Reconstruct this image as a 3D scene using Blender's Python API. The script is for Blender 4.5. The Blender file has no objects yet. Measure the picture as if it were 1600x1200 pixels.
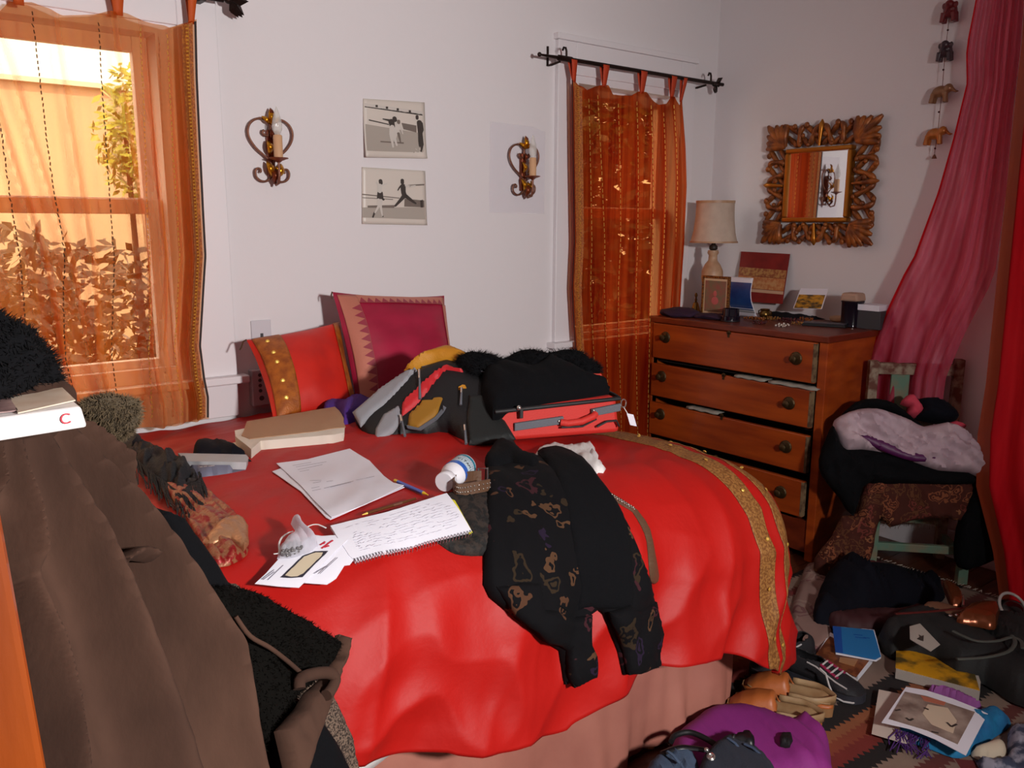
import bpy, bmesh, math, random
import numpy as np
from mathutils import Vector, Matrix, noise
from mathutils.bvhtree import BVHTree
from mathutils.geometry import delaunay_2d_cdt

scn = bpy.context.scene
C = scn.collection
random.seed(7)

# ------------------------------------------------------------------ camera
F = 1304.45                      # focal length in pixels of a 1600 x 1200 frame
HC = 1.345                       # camera height
YAW, PITCH, ROLL = math.radians(51.672), math.radians(10.870), math.radians(-0.211)
_f = Vector((math.cos(YAW)*math.cos(PITCH), math.sin(YAW)*math.cos(PITCH), -math.sin(PITCH)))
_r = Vector((math.sin(YAW), -math.cos(YAW), 0))
_d = _f.cross(_r)
CR = _r*math.cos(ROLL) + _d*math.sin(ROLL)
CD = -_r*math.sin(ROLL) + _d*math.cos(ROLL)
CF = _f
CAM = Vector((0, 0, HC))
cd = bpy.data.cameras.new('camera'); cam = bpy.data.objects.new('camera', cd); C.objects.link(cam)
cd.sensor_width = 36; cd.lens = F/1600*36; cd.clip_start = 0.05
M = Matrix((CR, -CD, -CF)).transposed().to_4x4(); M.translation = CAM
cam.matrix_world = M
scn.camera = cam

# ------------------------------------------------------------------ light
wd = bpy.data.worlds.new('world'); scn.world = wd; wd.use_nodes = True
_n = wd.node_tree.nodes; _n['Background'].inputs['Color'].default_value = (1.0, 0.97, 0.92, 1)
_n['Background'].inputs['Strength'].default_value = 4.2
sl = bpy.data.lights.new('sun', 'SUN'); sl.energy = 5; sl.angle = 0.01; sl.color = (1, .93, .8)
so = bpy.data.objects.new('sun', sl); C.objects.link(so)
so.rotation_euler = Vector((.35, .62, -.85)).to_track_quat('-Z', 'Y').to_euler()
fl = bpy.data.lights.new('main_lamp', 'SPOT'); fl.shadow_soft_size = .10; fl.energy = 352; fl.color = (1, .97, .95)  # unseen main lamp behind and right of the camera, inferred from the wall shadows
fl.spot_size = math.radians(110); fl.spot_blend = 1.0
fo = bpy.data.objects.new('main_lamp', fl); C.objects.link(fo)
fo.location = (.86, -1.12, 1.62)
fo.rotation_euler = (Vector((.80, 2.4, 1.0)) - Vector(fo.location)).to_track_quat('-Z', 'Y').to_euler()
vs = scn.view_settings
vs.view_transform = 'Standard'; vs.look = 'None'; vs.gamma = 1; vs.use_curve_mapping = False
vs.exposure = 0.0

# ------------------------------------------------------------------ helpers
def ray(x, y):
    return CF + CR*((x-800)/F) + CD*((y-600)/F)
def P_x(x, y, X): v = ray(x, y); return CAM + v*(X/v.x)
def P_y(x, y, Y): v = ray(x, y); return CAM + v*(Y/v.y)
def P_z(x, y, Z): v = ray(x, y); return CAM + v*((Z-HC)/v.z)
def zo(x0, y0, s, pts): return [(x0+a*s, y0+b*s) for a, b in pts]

MATS = {}
def srgb(r, g, b):
    f = lambda c: ((c/255+.055)/1.055)**2.4 if c > 10 else c/255/12.92
    return (f(r), f(g), f(b), 1)
def mat(name, col, rough=.7, metal=0., bump=0., bscale=60., var=0., vscale=8., col2=None, sheen=0., spec=.5,
        alpha=None, trans=0., stretch=(1, 1, 1), coat=0.):
    """principled material; col2 + var: noise mix between two colours of the thing itself"""
    if name in MATS: return MATS[name]
    m = bpy.data.materials.new(name); m.use_nodes = True
    nt = m.node_tree; p = nt.nodes['Principled BSDF']
    p.inputs['Base Color'].default_value = col; p.inputs['Roughness'].default_value = rough
    p.inputs['Metallic'].default_value = metal; p.inputs['Specular IOR Level'].default_value = spec
    p.inputs['Coat Weight'].default_value = coat
    p.inputs['Transmission Weight'].default_value = trans
    tc = nt.nodes.new('ShaderNodeTexCoord'); mp = nt.nodes.new('ShaderNodeMapping')
    mp.inputs['Scale'].default_value = stretch
    nt.links.new(tc.outputs['Object'], mp.inputs[0])
    if col2 is not None:
        n = nt.nodes.new('ShaderNodeTexNoise'); n.inputs['Scale'].default_value = vscale; n.inputs['Detail'].default_value = 5
        nt.links.new(mp.outputs[0], n.inputs[0])
        r = nt.nodes.new('ShaderNodeValToRGB'); e = r.color_ramp.elements
        e[0].position = .5-var/2; e[1].position = .5+var/2+.001; e[0].color = col; e[1].color = col2
        nt.links.new(n.outputs[0], r.inputs[0]); nt.links.new(r.outputs[0], p.inputs['Base Color'])
    if bump:
        n = nt.nodes.new('ShaderNodeTexNoise'); n.inputs['Scale'].default_value = bscale; n.inputs['Detail'].default_value = 4
        nt.links.new(mp.outputs[0], n.inputs[0])
        b = nt.nodes.new('ShaderNodeBump'); b.inputs['Strength'].default_value = bump; b.inputs['Distance'].default_value = .005
        nt.links.new(n.outputs[0], b.inputs['Height']); nt.links.new(b.outputs[0], p.inputs['Normal'])
    if alpha is not None: p.inputs['Alpha'].default_value = alpha
    MATS[name] = m
    return m
def cell_mat(name, base, cols, scale, rough=.8, ring=True, dist=.25, warp=.06):
    """swirling paisley / brocade motif: warped voronoi rings in a few colours on a dark base"""
    if name in MATS: return MATS[name]
    m = bpy.data.materials.new(name); m.use_nodes = True; nt = m.node_tree; N = nt.nodes; L = nt.links
    p = N['Principled BSDF']; p.inputs['Roughness'].default_value = rough; p.inputs['Specular IOR Level'].default_value = .2
    tc = N.new('ShaderNodeTexCoord')
    nz = N.new('ShaderNodeTexNoise'); nz.inputs['Scale'].default_value = scale*.9; nz.inputs['Detail'].default_value = 3
    L.new(tc.outputs['Object'], nz.inputs[0])
    mx = N.new('ShaderNodeMix'); mx.data_type = 'RGBA'; mx.blend_type = 'LINEAR_LIGHT'; mx.inputs[0].default_value = warp
    L.new(tc.outputs['Object'], mx.inputs[6]); L.new(nz.outputs[1], mx.inputs[7])
    vo = N.new('ShaderNodeTexVoronoi'); vo.inputs['Scale'].default_value = scale; L.new(mx.outputs[2], vo.inputs[0])
    ml = N.new('ShaderNodeMath'); ml.operation = 'MULTIPLY'; ml.inputs[1].default_value = 26
    L.new(vo.outputs['Distance'], ml.inputs[0])
    sn = N.new('ShaderNodeMath'); sn.operation = 'SINE'; L.new(ml.outputs[0], sn.inputs[0])
    lt = N.new('ShaderNodeMath'); lt.operation = 'LESS_THAN'; lt.inputs[1].default_value = dist*1.9; L.new(vo.outputs['Distance'], lt.inputs[0])
    gt = N.new('ShaderNodeMath'); gt.operation = 'GREATER_THAN'; gt.inputs[1].default_value = .1; L.new(sn.outputs[0], gt.inputs[0])
    mu = N.new('ShaderNodeMath'); mu.operation = 'MULTIPLY'; L.new(lt.outputs[0], mu.inputs[0]); L.new(gt.outputs[0], mu.inputs[1])
    r = N.new('ShaderNodeValToRGB'); r.color_ramp.interpolation = 'CONSTANT'; e = r.color_ramp.elements
    e[0].color = cols[0]; e[1].color = cols[-1]; e[1].position = .999
    for i, c in enumerate(cols[1:], 1):
        q = e.new(i/len(cols)); q.color = c
    sx = N.new('ShaderNodeSeparateColor'); L.new(vo.outputs['Color'], sx.inputs[0]); L.new(sx.outputs[0], r.inputs[0])
    m2 = N.new('ShaderNodeMix'); m2.data_type = 'RGBA'; L.new(mu.outputs[0], m2.inputs[0]); m2.inputs[6].default_value = base
    L.new(r.outputs[0], m2.inputs[7]); L.new(m2.outputs[2], p.inputs['Base Color'])
    MATS[name] = m; return m
def sheer(name, col, opac, tint, rough=.6, glow=.5, weave=0., threads=None):
    """see-through cloth: threads that reflect and transmit, gaps that let the view through"""
    m = bpy.data.materials.new(name); m.use_nodes = True; nt = m.node_tree; N = nt.nodes; L = nt.links
    for n in list(N): N.remove(n)
    out = N.new('ShaderNodeOutputMaterial'); tr = N.new('ShaderNodeBsdfTransparent'); tr.inputs[0].default_value = tint
    df = N.new('ShaderNodeBsdfDiffuse'); tl = N.new('ShaderNodeBsdfTranslucent')
    df.inputs[0].default_value = col; tl.inputs[0].default_value = col
    a = N.new('ShaderNodeMixShader'); a.inputs[0].default_value = glow; L.new(df.outputs[0], a.inputs[1]); L.new(tl.outputs[0], a.inputs[2])
    b = N.new('ShaderNodeMixShader'); L.new(tr.outputs[0], b.inputs[1]); L.new(a.outputs[0], b.inputs[2])
    b.inputs[0].default_value = opac
    lw = N.new('ShaderNodeLayerWeight'); lw.inputs[0].default_value = .45
    mm = N.new('ShaderNodeMapRange'); mm.inputs[3].default_value = opac; mm.inputs[4].default_value = min(1, opac+.42)
    L.new(lw.outputs[1], mm.inputs[0]); L.new(mm.outputs[0], b.inputs[0])
    if threads:
        tc = N.new('ShaderNodeTexCoord'); mp = N.new('ShaderNodeMapping'); mp.inputs['Scale'].default_value = threads[0]
        nz = N.new('ShaderNodeTexNoise'); nz.inputs['Scale'].default_value = 1; nz.inputs['Detail'].default_value = 3
        L.new(tc.outputs['Object'], mp.inputs[0]); L.new(mp.outputs[0], nz.inputs[0])
        r = N.new('ShaderNodeValToRGB'); r.color_ramp.elements[0].position = .38; r.color_ramp.elements[1].position = .62
        r.color_ramp.elements[0].color = col; r.color_ramp.elements[1].color = threads[1]
        L.new(nz.outputs[0], r.inputs[0]); L.new(r.outputs[0], df.inputs[0]); L.new(r.outputs[0], tl.inputs[0])
    L.new(b.outputs[0], out.inputs[0]); MATS[name] = m; return m

def tag(o, label=None, cat=None, group=None, kind=None):
    if label: o['label'] = label
    if cat: o['category'] = cat
    if group: o['group'] = group
    if kind: o['kind'] = kind
    return o
def thing(name, loc, label=None, cat=None, group=None, kind=None):
    o = bpy.data.objects.new(name, None); C.objects.link(o); o.location = loc; o.empty_display_size = .05
    bpy.context.view_layer.update()
    return tag(o, label, cat, group, kind)
def world(o):
    return o.matrix_basis.copy() if o.parent is None else world(o.parent) @ o.matrix_parent_inverse @ o.matrix_basis
def adopt(o, parent):
    if parent is not None:
        o.parent = parent; o.matrix_parent_inverse = world(parent).inverted()
    return o
def obj(name, verts, faces, m, parent=None, smooth=True, bevel=0., solid=0., sub=0):
    me = bpy.data.meshes.new(name); me.from_pydata([tuple(v) for v in verts], [], [tuple(f) for f in faces]); me.validate(); me.update()
    if m is not None: me.materials.append(m)
    if smooth:
        me.shade_smooth(); me.set_sharp_from_angle(angle=math.radians(58))
    o = bpy.data.objects.new(name, me); C.objects.link(o)
    if bevel:
        b = o.modifiers.new('bevel', 'BEVEL'); b.width = bevel; b.segments = 2; b.limit_method = 'ANGLE'
    if solid:
        s = o.modifiers.new('solid', 'SOLIDIFY'); s.thickness = solid; s.offset = -1
    if sub:
        s = o.modifiers.new('sub', 'SUBSURF'); s.levels = sub; s.render_levels = sub
    return adopt(o, parent)
class MB:
    """collects shapes; build() links them as ONE mesh object"""
    def __init__(s): s.v = []; s.f = []
    def add(s, v, f):
        k = len(s.v); s.v += [Vector(p) for p in v]; s.f += [tuple(i+k for i in q) for q in f]; return s
    def box(s, a, b):
        (x0, y0, z0), (x1, y1, z1) = a, b
        x0, x1 = min(x0, x1), max(x0, x1); y0, y1 = min(y0, y1), max(y0, y1); z0, z1 = min(z0, z1), max(z0, z1)
        return s.add([(x0, y0, z0), (x1, y0, z0), (x1, y1, z0), (x0, y1, z0), (x0, y0, z1), (x1, y0, z1), (x1, y1, z1), (x0, y1, z1)],
                     [(0, 3, 2, 1), (4, 5, 6, 7), (0, 1, 5, 4), (1, 2, 6, 5), (2, 3, 7, 6), (3, 0, 4, 7)])
    def hexa(s, q):      # eight points: bottom 4, top 4
        return s.add(q, [(0, 3, 2, 1), (4, 5, 6, 7), (0, 1, 5, 4), (1, 2, 6, 5), (2, 3, 7, 6), (3, 0, 4, 7)])
    def frame_box(s, o, X, Y, Z):   # corner o and three edge vectors
        o, X, Y, Z = map(Vector, (o, X, Y, Z))
        return s.hexa([o, o+X, o+X+Y, o+Y, o+Z, o+X+Z, o+X+Y+Z, o+Y+Z])
    def tube(s, pts, r, n=8, closed=False, flat=1., up=None):
        pts = [Vector(p) for p in pts]; rs = r if isinstance(r, (list, tuple)) else [r]*len(pts)
        k = len(pts); rings = []; prev = None
        for i, p in enumerate(pts):
            t = (pts[min(i+1, k-1)] - pts[max(i-1, 0)])
            t = t.normalized() if t.length > 1e-9 else Vector((0, 0, 1))
            if up is not None: a = Vector(up)
            else: a = prev if prev is not None else (Vector((0, 0, 1)) if abs(t.z) < .9 else Vector((1, 0, 0)))
            a = a - t*a.dot(t)
            if a.length < 1e-6: a = t.orthogonal()
            a.normalize(); prev = a; b = t.cross(a)
            rings.append([p + (a*math.cos(w)*flat + b*math.sin(w))*rs[i] for w in [2*math.pi*j/n for j in range(n)]])
        v = [q for g in rings for q in g]; f = []
        for i in range(k-1):
            for j in range(n):
                f.append((i*n+j, i*n+(j+1) % n, (i+1)*n+(j+1) % n, (i+1)*n+j))
        f.append(tuple(range(n))[::-1]); f.append(tuple((k-1)*n+j for j in range(n)))
        return s.add(v, f)
    def lathe(s, o, prof, n=20, axis=(0, 0, 1)):
        o = Vector(o); ax = Vector(axis).normalized(); a = ax.orthogonal().normalized(); b = ax.cross(a)
        v = []; f = []
        for r, h in prof:
            v += [o + ax*h + (a*math.cos(2*math.pi*j/n) + b*math.sin(2*math.pi*j/n))*max(r, 1e-5) for j in range(n)]
        for i in range(len(prof)-1):
            for j in range(n): f.append((i*n+j, i*n+(j+1) % n, (i+1)*n+(j+1) % n, (i+1)*n+j))
        f.append(tuple(range(n))[::-1]); f.append(tuple((len(prof)-1)*n+j for j in range(n)))
        return s.add(v, f)
    def ball(s, c, r, X=(1, 0, 0), Y=(0, 1, 0), Z=(0, 0, 1), n=12, m=8):
        c = Vector(c); X, Y, Z = Vector(X).normalized(), Vector(Y).normalized(), Vector(Z).normalized()
        rx, ry, rz = (r, r, r) if isinstance(r, (int, float)) else r
        v = []; f = []
        for i in range(m+1):
            th = math.pi*i/m
            for j in range(n):
                ph = 2*math.pi*j/n
                v.append(c + X*(rx*math.sin(th)*math.cos(ph)) + Y*(ry*math.sin(th)*math.sin(ph)) + Z*(rz*math.cos(th)))
        for i in range(m):
            for j in range(n): f.append((i*n+j, (i+1)*n+j, (i+1)*n+(j+1) % n, i*n+(j+1) % n))
        return s.add(v, f)
    def build(s, name, m, parent=None, smooth=False, bevel=0., solid=0., sub=0):
        return obj(name, s.v, s.f, m, parent, smooth, bevel, solid, sub)

def smooth_poly(pts, n=5, closed=True):
    out = []; k = len(pts)
    for i in range(k if closed else k-1):
        g = lambda j: np.array(pts[j % k] if closed else pts[max(0, min(k-1, j))], float)
        p0, p1, p2, p3 = g(i-1), g(i), g(i+1), g(i+2)
        for j in range(n):
            t = j/n
            out.append(tuple(.5*((2*p1)+(-p0+p2)*t+(2*p0-5*p1+4*p2-p3)*t*t+(-p0+3*p1-3*p2+p3)*t**3)))
    if not closed: out.append(tuple(pts[-1]))
    return out
def _seg_dist(P, poly):
    d = np.full(len(P), 1e9); k = len(poly)
    for i in range(k):
        a = poly[i]; b = poly[(i+1) % k]; ab = b-a; L = max(ab@ab, 1e-9)
        t = np.clip(((P-a)@ab)/L, 0, 1); d = np.minimum(d, np.hypot(*(P-(a+t[:, None]*ab)).T))
    return d
def _inside(P, poly):
    x, y = P[:, 0], P[:, 1]; c = np.zeros(len(P), bool); k = len(poly); j = k-1
    for i in range(k):
        xi, yi = poly[i]; xj, yj = poly[j]
        if yi != yj: c ^= ((yi > y) != (yj > y)) & (x < (xj-xi)*(y-yi)/(yj-yi)+xi)
        j = i
    return c
def fill(outline, step):
    poly = []
    k = len(outline)
    for i in range(k):
        a = np.array(outline[i], float); b = np.array(outline[(i+1) % k], float); n = max(1, int(round(np.hypot(*(b-a))/step)))
        for j in range(n): poly.append(a+(b-a)*j/n)
    poly = np.array(poly)
    lo, hi = poly.min(0), poly.max(0)
    gx, gy = np.meshgrid(np.arange(lo[0], hi[0]+step, step), np.arange(lo[1], hi[1]+step, step*.87))
    gx = gx + (np.arange(gx.shape[0]) % 2)[:, None]*step/2
    G = np.stack([gx.ravel(), gy.ravel()], 1)
    G = G[_inside(G, poly)]
    if len(G): G = G[_seg_dist(G, poly) > step*.55]
    P = np.concatenate([poly, G]) if len(G) else poly
    nb = len(poly)
    r = delaunay_2d_cdt([Vector(p) for p in P], [(i, (i+1) % nb) for i in range(nb)], [], 1, 1e-5)
    V = np.array([(v.x, v.y) for v in r[0]])
    return V, [tuple(f) for f in r[2]], _seg_dist(V, poly)
def plane(a, b, c):
    """plane through three (pixel x, pixel y, world y) points"""
    A, B, K = [P_y(*q) for q in (a, b, c)]
    return plane3(A, B, K)
def plane3(A, B, K):
    A, B, K = Vector(A), Vector(B), Vector(K)
    n = (B-A).cross(K-A).normalized()
    if n.dot(CAM-A) < 0: n = -n
    def pr(x, y):
        v = ray(x, y); return CAM + v*((A-CAM).dot(n)/v.dot(n)), n
    return pr
def zplane(z): return plane3((0, 0, z), (1, 0, z), (0, 1, z))
def xplane(x): return plane3((x, 0, 0), (x, 1, 0), (x, 0, 1))
def yplane(y): return plane3((0, y, 0), (1, y, 0), (0, y, 1))
def onto(bvh, fall=None, lift=0.):
    def pr(x, y):
        v = ray(x, y).normalized(); h = bvh.ray_cast(CAM, v, 20)
        if h[0] is None:
            if fall: return fall(x, y)
            h = bvh.find_nearest(CAM + v*1.6)
        n = h[1]
        if n.dot(CAM-h[0]) < 0: n = -n
        return h[0] + n*lift, n
    return pr
def bvh_of(*os):
    V = []; Fc = []; dg = bpy.context.evaluated_depsgraph_get()
    for o in os:
        e = o.evaluated_get(dg); me = e.to_mesh(); k = len(V)
        V += [o.matrix_world @ v.co for v in me.vertices]; Fc += [tuple(i+k for i in p.vertices) for p in me.polygons]; e.to_mesh_clear()
    return BVHTree.FromPolygons(V, Fc)
def fold(p, amp, fr, ang=0., stretch=4., seed=0.):
    """creases: noise stretched along a direction (pixel angle in degrees); p in metres on the cloth"""
    a = math.radians(ang); u = p[0]*math.cos(a)+p[1]*math.sin(a); v = -p[0]*math.sin(a)+p[1]*math.cos(a)
    q = Vector((u*fr/stretch, v*fr, seed))
    w = noise.noise(q)*1.5 + .8*(1-2*abs(noise.noise(q*1.7+Vector((3, 1, 2))))) - .3
    w += .35*(1-2.4*abs(noise.noise(Vector((u*fr*.9+7, v*fr*2.1, seed+5))))) + .25*noise.noise(Vector((u*fr*3, v*fr*3.5, seed)))
    return amp*w
def cloth(name, outline, pr, m, thick=.012, back=0.001, edge=.02, step=6, wr=(0, 10, 0, 4), parent=None, sm=0, smooth_n=True,
          bulge=None, seed=None, round_=True):
    """a piece of cloth, paper or padding with real thickness: outline seen on the surface pr, raised along its normal"""
    if sm: outline = smooth_poly(outline, sm)
    V, Fc, D = fill(outline, step)
    seed = random.random()*50 if seed is None else seed
    B = [pr(x, y) for x, y in V]
    # average normals a little so that the offset surface stays smooth
    nv = np.array([tuple(b[1]) for b in B])
    if smooth_n:
        adj = [[] for _ in V]
        for f in Fc:
            for i in range(len(f)): adj[f[i]].append(f[i-1]); adj[f[i-1]].append(f[i])
        for _ in range(2):
            nv = np.array([nv[i]*2+nv[a].sum(0) if a else nv[i] for i, a in enumerate(adj)])
            nv /= np.maximum(np.linalg.norm(nv, axis=1), 1e-6)[:, None]
    top = []; bot = []
    for i, (x, y) in enumerate(V):
        p, n = B[i]; n = Vector(nv[i]); rng = (p-CAM).length/F
        d = D[i]*rng; e = min(d/max(edge, 1e-6), 1)
        h = thick*(math.sqrt(max(0, 1-(1-e)**2)) if round_ else 1)
        if wr[0]: h += fold((x*rng, y*rng), wr[0], wr[1], wr[2], wr[3], seed)*(.25+.75*e)
        if bulge: h += bulge(x, y)*e
        h = max(h, .0008)
        top.append(p+n*h); bot.append(p-n*back)
    k = len(V); ec = {}
    for f in Fc:
        for i in range(len(f)):
            a, b = f[i-1], f[i]; ec[(a, b)] = 1
    # orient faces towards the camera
    f0 = Fc[0]; nn = (top[f0[1]]-top[f0[0]]).cross(top[f0[2]]-top[f0[0]])
    flip = nn.dot(CAM-top[f0[0]]) < 0
    faces = [(f[::-1] if flip else f) for f in Fc] + [tuple(i+k for i in (f if flip else f[::-1])) for f in Fc]
    for (a, b) in ec:
        if (b, a) not in ec:
            faces.append((b, a, a+k, b+k) if not flip else (a, b, b+k, a+k))
    return obj(name, top+bot, faces, m, parent, True)
def sheet_grid(fn, nu, nv):
    v = [fn(i/(nu-1), j/(nv-1)) for j in range(nv) for i in range(nu)]
    f = [(j*nu+i, j*nu+i+1, (j+1)*nu+i+1, (j+1)*nu+i) for j in range(nv-1) for i in range(nu-1)]
    return v, f
def strokes(name, lines, pr, w, m, parent, lift=.0012):
    mb = MB()
    for ln in lines:
        P = [pr(*q) for q in ln]
        for (a, n), (b, _) in zip(P[:-1], P[1:]):
            t = (b-a)
            if t.length < 1e-6: continue
            s = t.normalized().cross(n)*w/2
            mb.add([a+n*lift-s, b+n*lift-s, b+n*lift+s, a+n*lift+s], [(0, 1, 2, 3)])
    return mb.build(name, m, parent)
def fuzz(name, o, n, ln, m, parent, w=.0016, droop=.3, sel=None, seed=1):
    """loose fibres standing on a cloth"""
    rnd = random.Random(seed); me = o.data; ps = [p for p in me.polygons if len(p.vertices) >= 3]
    mw = [v.co for v in me.vertices]; ar = []; t = 0
    ps = [p for p in ps if sel is None or sel(p.center, p.normal)]
    for p in ps: t += p.area; ar.append(t)
    import bisect
    v = []; f = []
    for _ in range(n):
        p = ps[min(bisect.bisect(ar, rnd.random()*t), len(ps)-1)]
        a, b, c = [mw[i] for i in p.vertices[:3]]; r1, r2 = rnd.random(), rnd.random()
        if r1+r2 > 1: r1, r2 = 1-r1, 1-r2
        q = a+(b-a)*r1+(c-a)*r2
        d = (p.normal + Vector((rnd.gauss(0, .5), rnd.gauss(0, .5), rnd.gauss(0, .5)-droop))).normalized()*ln*rnd.uniform(.5, 1.2)
        s = d.orthogonal().normalized()*w
        k = len(v); v += [q-s, q+s, q+d*.6+s*.6-Vector((0, 0, ln*droop*.2)), q+d-Vector((0, 0, ln*droop*.5))]; f += [(k, k+1, k+2), (k, k+2, k+3)]
    r = obj(name, v, f, m, parent, False); r['kind'] = 'stuff'; return r
def text_obj(name, body, size, o, X, Y, m, parent, depth=.0003):
    cu = bpy.data.curves.new(name, 'FONT'); cu.body = body; cu.size = size; cu.extrude = depth; cu.align_x = 'CENTER'; cu.align_y = 'CENTER'
    t = bpy.data.objects.new(name, cu); C.objects.link(t)
    dg = bpy.context.evaluated_depsgraph_get(); me = bpy.data.meshes.new_from_object(t.evaluated_get(dg))
    C.objects.unlink(t); bpy.data.objects.remove(t)
    X = Vector(X).normalized(); Y = Vector(Y); Y = (Y-X*Y.dot(X)).normalized(); Zv = X.cross(Y)
    mt = Matrix((X, Y, Zv)).transposed().to_4x4(); mt.translation = Vector(o); me.transform(mt)
    me.materials.clear(); me.materials.append(m)
    r = bpy.data.objects.new(name, me); C.objects.link(r); return adopt(r, parent)
def clone(root):
    c = root.copy(); C.objects.link(c)
    for ch in list(root.children):
        k = ch.copy(); C.objects.link(k); k.parent = c
        for g in list(ch.children):
            d = g.copy(); C.objects.link(d); d.parent = k
    return c
# ================================================================== the room
D, W = 2.75, 3.446                     # back wall plane y = D, mirror wall plane x = W
ROOM = (-1.3, -1.3, 2.62)
m_wall = mat('wall_paint', srgb(226, 220, 222), .75, bump=.12, bscale=45)
m_trim = mat('trim_paint', srgb(228, 223, 226), .45, bump=.05, bscale=30)
m_ceil = mat('ceiling_paint', srgb(225, 222, 220), .9)
def wood(name, a, b, rough=.4, sc=(2, 2, 14), coat=0.2):
    return mat(name, a, rough, col2=b, var=.35, vscale=3, stretch=sc, bump=.05, bscale=30, coat=coat)
m_floor = wood('floor_wood', srgb(96, 48, 22), srgb(66, 30, 14), .45, (2, 14, 2))
w1 = (-.42, .80, .89, 1.90)            # x0 x1 z0 z1 of the openings
w2 = (2.52, 3.16, .86, 1.93)
b = MB(); T = .13
xs = ROOM[0]
b.box((xs-.1, D, 0), (w1[0], D+T, ROOM[2])); b.box((w1[0], D, 0), (w1[1], D+T, w1[2])); b.box((w1[0], D, w1[3]), (w1[1], D+T, ROOM[2]))
b.box((w1[1], D, 0), (w2[0], D+T, ROOM[2])); b.box((w2[0], D, 0), (w2[1], D+T, w2[2])); b.box((w2[0], D, w2[3]), (w2[1], D+T, ROOM[2]))
b.box((w2[1], D, 0), (W+.1, D+T, ROOM[2]))
tag(b.build('wall_back', m_wall), 'white plaster wall with two curtained windows behind the bed', kind='structure')
tag(MB().box((W, ROOM[1]-.1, 0), (W+.1, D, ROOM[2])).build('wall_right', m_wall), 'white plaster wall where the carved mirror hangs', kind='structure')
tag(MB().box((ROOM[0]-.1, ROOM[1], 0), (ROOM[0], D, ROOM[2])).build('wall_left', m_wall), kind='structure')
tag(MB().box((ROOM[0]-.1, ROOM[1]-.1, 0), (W, ROOM[1], ROOM[2])).build('wall_near', m_wall), kind='structure')
tag(MB().box((ROOM[0]-.1, ROOM[1]-.1, ROOM[2]), (W+.1, D+T, ROOM[2]+.1)).build('ceiling', m_ceil), kind='structure')
fl_ = thing('floor', (1, 1, 0), 'dark brown wooden floorboards', kind='structure')
m_sub = mat('subfloor', srgb(40, 22, 12), .9)
MB().box((ROOM[0]-.1, ROOM[1]-.1, -.12), (W+.1, D+T, -.006)).build('subfloor', m_sub, fl_)
y = ROOM[1]
while y < D:
    MB().box((ROOM[0], y+.001, -.006), (W, min(y+.088, D), 0)).build('plank', m_floor, fl_); y += .09
for nm, a, c in (('baseboard_right', (W-.018, ROOM[1], 0), (W, D, .115)), ('baseboard_back', (ROOM[0], D-.018, 0), (W-.018, D, .115))):
    tag(MB().box(a, c).build(nm, m_trim, bevel=.004), 'white painted baseboard', kind='structure')
# corner bead and the thin wall-panel edge left of the right window
m_glass = bpy.data.materials.new('window_glass'); m_glass.use_nodes = True
_nt = m_glass.node_tree
for n in list(_nt.nodes): _nt.nodes.remove(n)
_o = _nt.nodes.new('ShaderNodeOutputMaterial'); _t = _nt.nodes.new('ShaderNodeBsdfTransparent'); _g = _nt.nodes.new('ShaderNodeBsdfGlossy')
_g.inputs['Roughness'].default_value = .25; _x = _nt.nodes.new('ShaderNodeMixShader'); _x.inputs[0].default_value = .02
_nt.links.new(_t.outputs[0], _x.inputs[1]); _nt.links.new(_g.outputs[0], _x.inputs[2]); _nt.links.new(_x.outputs[0], _o.inputs[0])
def window(name, w, out, cas, sill_z, label):
    x0, x1, z0, z1 = w; zm = (z0+z1)/2
    t = thing(name, ((x0+x1)/2, D, z0), label, kind='structure')
    k = MB()
    k.box((out[0], D-.022, sill_z), (out[0]+cas, D, z1+.16)).box((out[1]-cas, D-.022, sill_z), (out[1], D, z1+.16))
    k.box((out[0]+cas, D-.022, z1+.03), (out[1]-cas, D, z1+.16)); k.box((out[0]-.01, D-.03, z1+.16), (out[1]+.01, D, z1+.185))
    k.build('casing', m_trim, t, bevel=.003)
    k = MB(); k.box((out[0]+cas, D-.012, sill_z), (x0, D, z1+.03)).box((x1, D-.012, sill_z), (out[1]-cas, D, z1+.03)).box((x0, D-.012, z1), (x1, D, z1+.03))
    k.build('stop', m_trim, t)
    MB().box((out[0]-.03, D-.055, sill_z-.025), (out[1]+.03, D+T-.02, sill_z)).build('sill', m_trim, t, bevel=.004)
    MB().box((out[0], D-.018, sill_z-.14), (out[1], D, sill_z-.025)).build('apron', m_trim, t, bevel=.003)
    for nm, a, c, yy in (('upper_sash', zm-.02, z1, D+.075), ('lower_sash', z0-.02, zm+.02, D+.035)):
        s = .045; k = MB()
        k.box((x0, yy, a), (x0+s, yy+.035, c)).box((x1-s, yy, a), (x1, yy+.035, c)).box((x0+s, yy, a), (x1-s, yy+.035, a+s)).box((x0+s, yy, c-s), (x1-s, yy+.035, c))
        sh = k.build(nm, m_trim, t, bevel=.003)
        MB().box((x0+s, yy+.015, a+s), (x1-s, yy+.019, c-s)).build('pane', m_glass, sh)
    return t
window('window_1', w1, (-.60, .985), .12, .845, 'white framed sash window behind the pale orange curtain')
window('window_2', w2, (2.395, 3.262), .10, .835, 'white framed sash window behind the dark orange curtain')

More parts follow.
